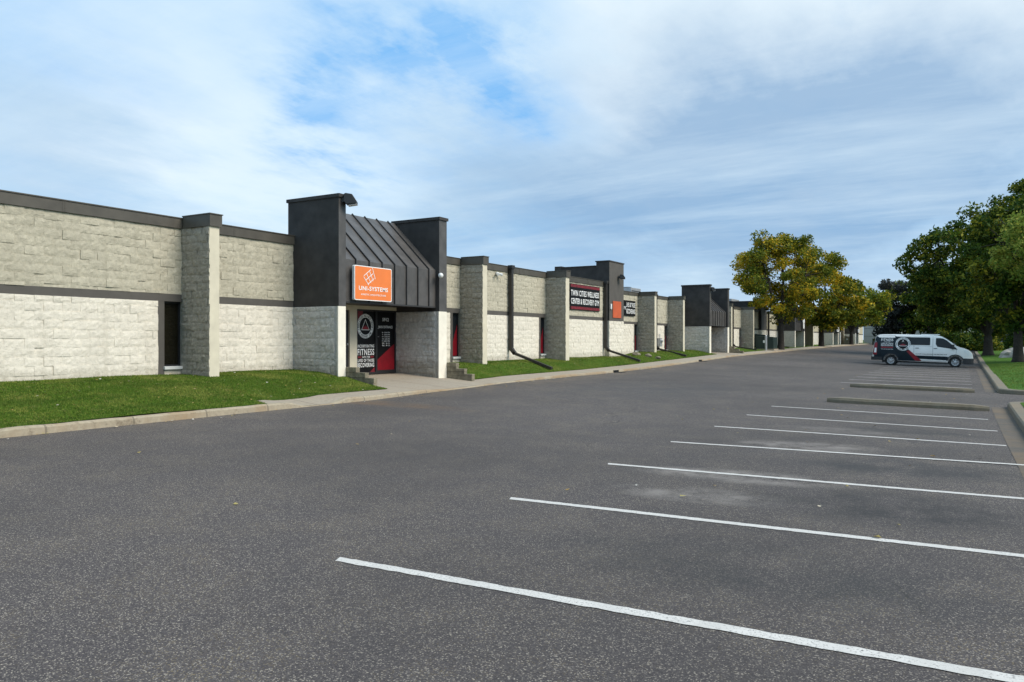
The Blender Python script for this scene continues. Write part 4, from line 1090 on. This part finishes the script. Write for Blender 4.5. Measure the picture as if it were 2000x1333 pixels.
# printed rear wrap
wrap = sidepatch('rear_wrap', archcut(.05, 2.93, .36) + [(2.2, 1.12), (2.2, 1.40), (2.3, 1.42), (2.3, 1.94), (1.48, 1.96), (1.36, 2.05), (.36, 2.05), (.225, 1.88), (.145, 1.55), (.085, 1.1), (.05, .8)], M['navy'], .003, van, 24)
sidepatch('red_flash', [(2.08, 1.0), (2.26, 1.08), (3.0, .38), (2.62, .38)], M['red'], .007, van, 8)
sidepatch('lower_moulding', [(2.55, .52), (4.45, .46), (4.5, .70), (2.62, .73)], M['navy'], .006, van, 12)
sidepatch('side_window', [(2.2, 1.42), (3.44, 1.42), (3.47, 1.46), (3.47, 1.90), (3.44, 1.93), (2.2, 1.93)], M['glass'], .009, van, 8)
sidepatch('front_window', [(3.89, 1.33), (5.02, 1.17), (5.03, 1.20), (4.42, 1.76), (4.2, 1.88), (4.06, 1.90), (3.80, 1.90), (3.79, 1.5)], M['glass'], .006, van, 10)
for pts in ([(3.62, .45), (3.632, .45), (3.632, 2.0), (3.62, 2.0)], [(2.52, .75), (2.532, .75), (2.532, 1.42), (2.52, 1.42)], [(3.58, 1.36), (3.58, 1.35), (2.3, 1.35), (2.3, 1.36)], [(4.93, .8), (4.942, .8), (4.99, 1.16), (4.98, 1.16)]):
    sidepatch('door_gap', pts, M['dark'], .0045, van, 3)
for x in (2.72, 3.52): 
    mb = MB()
    for s_ in (-1, 1): mb.box(x - .1 if x < 3 else x + .16, x + .1 if x < 3 else x + .36, s_ * (1.01), s_ * 1.05, 1.20, 1.235)
    mb.build('door_handle', M['dark'], van)
sidepatch('wheel_arch', [(4.92 + .52 * math.cos(R(a)), .35 + .50 * math.sin(R(a))) for a in range(172, -1, -8)] + [(4.92 + .44 * math.cos(R(a)), .35 + .44 * math.sin(R(a))) for a in range(0, 173, 8)], M['cladding'], .014, van, 6)
sidepatch('wheel_arch', [(1.16 + .50 * math.cos(R(a)), .35 + .49 * math.sin(R(a))) for a in range(172, 7, -8)] + [(1.16 + .44 * math.cos(R(a)), .35 + .44 * math.sin(R(a))) for a in range(8, 173, 8)], M['cladding'], .014, van, 6)
# bumpers
def bumper(name, xs, z0_, z1_, grow):
    mb = MB(); vs = []; fs = []; rr = []
    for x in xs:
        r_ = [(x, -(hw(min(x, 5.93), .5) + grow), z0_), (x, -(hw(min(x, 5.93), .5) + grow), z1_), (x, (hw(min(x, 5.93), .5) + grow), z1_), (x, (hw(min(x, 5.93), .5) + grow), z0_)]
        rr.append(r_)
    vs = [p for r_ in rr for p in r_]
    for k in range(len(rr) - 1):
        for i in range(4): fs.append((k * 4 + i, k * 4 + (i + 1) % 4, (k + 1) * 4 + (i + 1) % 4, (k + 1) * 4 + i))
    fs += [(0, 1, 2, 3), tuple(range(len(rr) * 4 - 4, len(rr) * 4))]
    mb.add(vs, fs); return mb.build(name, M['cladding'], van, bevel=.03)
bumper('front_bumper', [5.34, 5.5, 5.65, 5.78, 5.88, 5.95], .24, .62, .02)
bumper('rear_bumper', [-.06, .02, .1, .3, .62], .36, .60, .012)
# lamps
sidepatch('tail_light', [(.07, .72), (.30, .72), (.32, 1.52), (.24, 1.56), (.15, 1.5)], M['red'], .010, van, 4)
sidepatch('reversing_lamp', [(.13, .86), (.27, .86), (.28, 1.18), (.16, 1.18)], M['white'], .014, van, 3)
sidepatch('headlight', [(5.36, 1.12), (5.62, .80), (5.84, .78), (5.86, .90), (5.72, 1.03), (5.5, 1.15)], M['lampglass'], .012, van, 8)
# windscreen (slightly proud of the body) and grille
mb = MB(); vs = []; fs = []
xs = [4.2, 4.4, 4.58, 4.75, 4.9, 5.0]
for x in xs:
    t = vtop(x); w = hw(x, t - .05) * .93
    for k in lin(-1, 1, 7): vs.append((x + .012, k * w, t + .03 - .022 * abs(k) ** 3))
for k in range(len(xs) - 1):
    for i in range(6): fs.append((k * 7 + i, k * 7 + i + 1, (k + 1) * 7 + i + 1, (k + 1) * 7 + i))
mb.add(vs, fs); mb.build('windscreen', M['glass'], van, smooth=True)
mb = MB(); mb.box(5.86, 5.935, -.5, .5, .66, .86)
for k in range(3): mb.box(5.935, 5.95, -.48, .48, .68 + k * .06, .70 + k * .06)
mb.build('grille', M['dark'], van)
mb = MB(); mb.box(-.02, .02, -.75, .75, 1.35, 1.8); mb.build('rear_window', M['glass'], van); van_rw = None
mb = MB(); mb.box(2.9, 4.0, -.45, .45, 2.1, 2.15); mb.build('roof_hatch', M['vanwhite'], van, bevel=.02)
for s_ in (-1, 1):
    mb = MB(); mb.box(4.72, 4.86, s_ * 1.02, s_ * 1.26, 1.20, 1.50); mb.bar((4.8, s_ * .96, 1.22), (4.8, s_ * 1.1, 1.28), .06, .05); mb.build('wing_mirror', M['dark'], van, bevel=.03)
mb = MB(); mb.box(.6, 5.2, -.7, .7, .22, .36); mb.build('underbody', M['dark'], van)
for wx in WHX:
    for s_ in (-1, 1):
        mb = MB(); mb.lathe([(.2, -.11), (.33, -.11), (.355, -.08), (.355, .08), (.33, .11), (.2, .11)], (0, 0, 0), 'y', 32); w = mb.build('wheel', M['rubber'], van, smooth=False); w.location = (wx, s_ * .89, .353)
        mb = MB(); mb.lathe([(.21, .1), (.22, .112), (.19, .100), (.02, .118)], (0, 0, 0), 'y', 32); 
        o = mb.build('rim', M['dark'], w); o.rotation_euler = (0, 0, 0 if s_ > 0 else math.pi)
        mb = MB()
        for k in range(7):
            a = 2 * math.pi * k / 7; mb.bar((.04 * math.cos(a), .125, .04 * math.sin(a)), (.195 * math.cos(a), .118, .195 * math.sin(a)), .05, .014, up=(0, 1, 0))
        mb.lathe([(.0, .11), (.06, .128), (.05, .135), (.01, .14)], (0, 0, 0), 'y', 16); mb.lathe([(.185, .11), (.215, .12), (.215, .11), (.19, .10)], (0, 0, 0), 'y', 32)
        o = mb.build('hubcap', M['hub'], w); o.rotation_euler = (0, 0, 0 if s_ > 0 else math.pi)
# printing on the van's side facing the lot
def vmap(u, v, o): return vs_(u, v, .008 + o)
F = Flat(vmap); emblem(F, 1.87, 1.47, .455, .004); F.build('emblem', [M['white'], M['black'], M['red']], van)
F = Flat(vmap)
for s_, v0, v1, a, b in (('INCORPORATING', 1.84, 1.90, .55, 1.28), ('FITNESS', 1.64, 1.81, .55, 1.28), ('INTO THE', 1.56, 1.61, .75, 1.1), ('LIVES OF THOSE', 1.44, 1.53, .55, 1.28), ('RECOVERING', 1.31, 1.42, .55, 1.28), ('TWIN CITIES WELLNESS CENTER', 1.08, 1.12, .55, 1.28)):
    F.put(fit_text(s_, a, b, v0, v1, .03), .002, 0)
F.rect(.55, 1.28, 1.18, 1.27, .002, 1)
F.build('lettering', [M['white'], M['red']], van)
F = Flat(vmap); F.put(fit_text('ALWAYS CHALLENGING THE SECOND STEP', 2.62, 4.45, .80, .86, .03), .002, 0); F.build('lettering', [M['dark']], van)

# parked cars far behind the trees
def small_car(x, y, z, rz, paint, label, lit=False):
    r = empty('parked_car', (x, y, z), rz); tag(r, label, 'car')
    prof = [(0, .35), (0, .75), (.1, .95), (.55, 1.05), (1.1, 1.42), (2.4, 1.45), (3.1, 1.0), (4.1, .88), (4.35, .7), (4.4, .35)]
    mb = MB(); n = len(prof); vs = []
    for yy, k in ((-.85, 0), (-.78, 1), (.78, 1), (.85, 0)):
        for (a, b) in prof: vs.append((a, yy * (1 if b < 1.06 else .82), b if k else min(b, b)))
    fs = [tuple(range(n)), tuple(range(3 * n, 4 * n))]
    for q in range(3):
        for i in range(n): fs.append((q * n + i, q * n + (i + 1) % n, (q + 1) * n + (i + 1) % n, (q + 1) * n + i))
    mb.add(vs, fs); mb.build('body', paint, r, bevel=.04)
    mb = MB()
    for s_ in (-1, 1): mb.add([(.75, s_ * .80, 1.06), (1.15, s_ * .715, 1.36), (2.35, s_ * .715, 1.38), (2.95, s_ * .80, 1.06)], [(0, 1, 2, 3)])
    mb.build('side_window', M['glass'], r)
    for wx in (.85, 3.5):
        for s_ in (-1, 1):
            mb = MB(); mb.lathe([(.02, -.1), (.32, -.1), (.32, .1), (.02, .1)], (wx, s_ * .79, .32), 'y', 20); mb.build('wheel', M['rubber'], r)
    for s_ in (-1, 1):
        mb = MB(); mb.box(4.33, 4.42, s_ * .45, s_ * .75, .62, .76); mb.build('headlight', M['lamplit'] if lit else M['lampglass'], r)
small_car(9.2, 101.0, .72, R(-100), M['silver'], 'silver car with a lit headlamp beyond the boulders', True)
small_car(.8, 128, .9, R(190), M['silver'], 'pale car partly visible over the van hood')

# ------------------------------------------------------------------ grass blades and leaf litter
def blades(name, n, area, zf, hmin, hmax, seed, accept=None, w=.012):
    rnd = random.Random(seed); vs = []; fs = []
    while len(fs) < n:
        y = rnd.uniform(area[2], area[3]); x = rnd.uniform(area[0], area[1])
        if accept and not accept(x, y): continue
        z = zf(x, y); h = rnd.uniform(hmin, hmax); a = rnd.uniform(0, math.pi); dx = math.cos(a) * w; dy = math.sin(a) * w; b = len(vs)
        vs += [(x - dx, y - dy, z - .01), (x + dx, y + dy, z - .01), (x + rnd.uniform(-.03, .03), y + rnd.uniform(-.03, .03), z + h)]; fs.append((b, b + 1, b + 2))
    mb = MB(); mb.add(vs, fs); o = mb.build(name, M['blade'], keepnormals=True); o['kind'] = 'stuff'; return o
def okA(x, y):
    inner = xi(y) if y > 11.7 else xc(y) - .14
    return x < inner
tag(blades('grass', 120000, (-17.45, -12.9, 6, 16.9), lawn, .006, .032, 1, okA, w=.009), 'short green turf between the near wall and the kerb', 'grass')
tag(blades('grass', 45000, (-17.45, -14.9, 22.3, 54.5), lawn, .01, .04, 2, okA, w=.012), 'short green turf between the two entrances', 'grass')
tag(blades('grass', 30000, (XR + .3, 9, 31.3, 62), rlawn, .015, .045, 3, w=.012), 'bright green turf right of the van', 'grass')
def litter(n, seed):
    rnd = random.Random(seed); vs = []; fs = []
    for k in range(n):
        q = rnd.random()
        if q < .45: y = rnd.uniform(5, 40); x = xc(y) + abs(rnd.gauss(0, .25)) + .02; z = lot(x, y) + .008
        elif q < .50: x = rnd.uniform(-12, -4); y = rnd.uniform(5, 40); z = lot(x, y) + .008
        elif q < .8: y = rnd.uniform(6, 16); x = rnd.uniform(-17, -13.3); z = lawn(x, y) + .06
        elif q < .9: y = rnd.uniform(23, 50); x = rnd.uniform(-17, -15.4); z = lawn(x, y) + .06
        else: x = rnd.uniform(-4, .8); y = rnd.uniform(6, 30); z = lot(x, y) + .01
        s_ = rnd.uniform(.018, .045); a = rnd.uniform(0, 6.28); b = len(vs)
        for i in range(5): aa = a + i * 1.257; rr = s_ * rnd.uniform(.6, 1.1); vs.append((x + rr * math.cos(aa), y + rr * math.sin(aa) * .7, z + rnd.uniform(0, .02)))
        fs.append(tuple(range(b, b + 5)))
    mb = MB(); mb.add(vs, fs); o = mb.build('leaf_litter', M['litter'], keepnormals=True); tag(o, 'scattered dry leaves and grit on asphalt, kerb and grass', 'leaf litter', kind='stuff')
litter(330, 5)

# ------------------------------------------------------------------ camera
TH = 30.5; EYE = 1.8; FPX = 1500.0
cam = bpy.data.cameras.new('camera'); co = bpy.data.objects.new('camera', cam); col.objects.link(co)
co.location = (0, 0, EYE); co.rotation_euler = (R(90), 0, R(TH)); cam.sensor_width = 36; cam.lens = FPX / 2000 * 36; cam.shift_y = -2.5 / 2000; cam.clip_end = 6000; cam.clip_start = .05
sc.camera = co

# ------------------------------------------------------------------ light
SUN_AZ = 80     # degrees clockwise from +Y
SUN_EL = 44
sd = bpy.data.lights.new('sun', 'SUN'); sd.energy = 3.8; sd.angle = R(34); sd.color = (1, .93, .82)
so = bpy.data.objects.new('sun', sd); col.objects.link(so)
dirv = Vector((math.sin(R(SUN_AZ)) * math.cos(R(SUN_EL)), math.cos(R(SUN_AZ)) * math.cos(R(SUN_EL)), math.sin(R(SUN_EL))))
so.rotation_euler = dirv.to_track_quat('Z', 'Y').to_euler(); so.location = (20, 20, 30)

w = bpy.data.worlds.new('World'); sc.world = w; w.use_nodes = True; nt = w.node_tree
bg = nt.nodes['Background']; bg.inputs['Strength'].default_value = .118
sky = nt.nodes.new('ShaderNodeTexSky'); sky.sky_type = 'NISHITA'; sky.sun_disc = False; sky.sun_elevation = R(SUN_EL); sky.sun_rotation = R(SUN_AZ)
tc = nt.nodes.new('ShaderNodeTexCoord'); d = tc.outputs['Generated']
sp = nt.nodes.new('ShaderNodeSeparateXYZ'); L(nt, d, sp.inputs[0])
zc_ = mth(nt, 'MAXIMUM', sp.outputs['Z'], .0)
den = mth(nt, 'ADD', zc_, .12)
cb = nt.nodes.new('ShaderNodeCombineXYZ'); L(nt, mth(nt, 'DIVIDE', sp.outputs['X'], den), cb.inputs['X']); L(nt, mth(nt, 'DIVIDE', sp.outputs['Y'], den), cb.inputs['Y'])
mp = nt.nodes.new('ShaderNodeMapping'); mp.inputs['Rotation'].default_value = (0, 0, R(25)); mp.inputs['Scale'].default_value = (1.0, .55, 1); L(nt, cb.outputs[0], mp.inputs['Vector'])
n1 = noise(nt, mp.outputs[0], .9, 7, .62); n2 = noise(nt, mp.outputs[0], 3.2, 6, .62); n3 = noise(nt, mp.outputs[0], .45, 4, .5)
mp2 = nt.nodes.new('ShaderNodeMapping'); mp2.inputs['Rotation'].default_value = (0, 0, R(-38)); mp2.inputs['Scale'].default_value = (.45, 1.5, 1); L(nt, cb.outputs[0], mp2.inputs['Vector'])
n4 = noise(nt, mp2.outputs[0], 1.3, 7, .65)
# warped direction so that the large cloud areas get ragged edges
nv = nt.nodes.new('ShaderNodeTexNoise'); nv.inputs['Scale'].default_value = 1.6; nv.inputs['Detail'].default_value = 6; nv.inputs['Roughness'].default_value = .6; L(nt, mp.outputs[0], nv.inputs['Vector'])
vm = nt.nodes.new('ShaderNodeVectorMath'); vm.operation = 'SUBTRACT'; L(nt, nv.outputs['Color'], vm.inputs[0]); vm.inputs[1].default_value = (.5, .5, .5)
vm2 = nt.nodes.new('ShaderNodeVectorMath'); vm2.operation = 'SCALE'; L(nt, vm.outputs[0], vm2.inputs[0]); vm2.inputs['Scale'].default_value = .34
vm3 = nt.nodes.new('ShaderNodeVectorMath'); vm3.operation = 'ADD'; L(nt, d, vm3.inputs[0]); L(nt, vm2.outputs[0], vm3.inputs[1])
vm4 = nt.nodes.new('ShaderNodeVectorMath'); vm4.operation = 'NORMALIZE'; L(nt, vm3.outputs[0], vm4.inputs[0]); wd = vm4.outputs[0]
def skydir(px, py):
    t = (px - 1000) / FPX; v = (664 - py) / FPX; s_, c_ = math.sin(R(TH)), math.cos(R(TH))
    return Vector((-s_ + t * c_, c_ + t * s_, v)).normalized()
def blob(px, py, r_):
    q = nt.nodes.new('ShaderNodeVectorMath'); q.operation = 'DOT_PRODUCT'; L(nt, wd, q.inputs[0]); q.inputs[1].default_value = skydir(px, py)
    k = 1 / (1 - math.cos(r_))
    return mth(nt, 'EXPONENT', mth(nt, 'MULTIPLY', mth(nt, 'SUBTRACT', q.outputs['Value'], 1.0), k))
def total(lst):
    acc = None
    for px, py, r_, a in lst:
        b = mth(nt, 'MULTIPLY', blob(px, py, r_), a); acc = b if acc is None else mth(nt, 'ADD', acc, b)
    return acc
def lin_(c): return [((x / 255 + .055) / 1.055) ** 2.4 * 10 for x in c]
base = mix(nt, ramp(nt, n1, [(.35, 0), (.65, 1)]), lin_((138, 192, 238)), lin_((196, 224, 242)))
base = mix(nt, .12, base, sky.outputs[0])
wh = total([(1500, 110, .22, .7), (1850, 60, .22, .7), (1250, 40, .2, .5), (380, 230, .2, .55), (150, 60, .2, .45), (1150, 210, .12, .5), (600, 330, .14, .4), (1950, 120, .15, .4), (880, 250, .1, .35)])
base = mix(nt, mth(nt, 'MULTIPLY', wh, ramp(nt, n2, [(.3, .55), (.65, 1.0)]), clamp=True), base, lin_((228, 240, 246)))
slt = total([(1250, 330, .16, .75), (1600, 290, .18, .8), (1900, 250, .16, .8), (950, 400, .12, .6), (1450, 420, .14, .6), (1750, 400, .14, .6), (60, 300, .12, .4), (1150, 480, .1, .3), (200, 380, .12, .3)])
slt = mth(nt, 'MULTIPLY', slt, mth(nt, 'MULTIPLY', ramp(nt, n3, [(.3, .7), (.7, 1.0)]), ramp(nt, n4, [(.30, .75), (.65, 1.1)])), clamp=True)
base = mix(nt, mth(nt, 'MULTIPLY', slt, .80), base, lin_((122, 160, 198)))
bl = total([(690, 190, .07, .8), (930, 90, .08, .8), (600, 225, .06, .5), (940, 190, .08, .55), (800, 140, .09, .4), (1000, 20, .08, .5), (60, 60, .1, .35), (300, 30, .1, .3)])
bl = mth(nt, 'MULTIPLY', bl, ramp(nt, n2, [(.38, .15), (.6, 1.0)]), clamp=True)
base = mix(nt, mth(nt, 'MULTIPLY', bl, .85), base, lin_((84, 165, 230)))
base = mix(nt, mth(nt, 'MULTIPLY', ramp(nt, n4, [(.42, 0), (.76, 1)]), .5), base, lin_((214, 232, 243)))
# haze near the horizon
hz = nt.nodes.new('ShaderNodeMapRange'); hz.inputs['From Min'].default_value = .14; hz.inputs['From Max'].default_value = .0; L(nt, sp.outputs['Z'], hz.inputs['Value'])
base = mix(nt, mth(nt, 'MULTIPLY', hz.outputs[0], .6), base, lin_((198, 218, 235)))
L(nt, base, bg.inputs['Color'])

sc.view_settings.view_transform = 'Standard'; sc.view_settings.look = 'None'; sc.view_settings.exposure = 0; sc.view_settings.gamma = 1
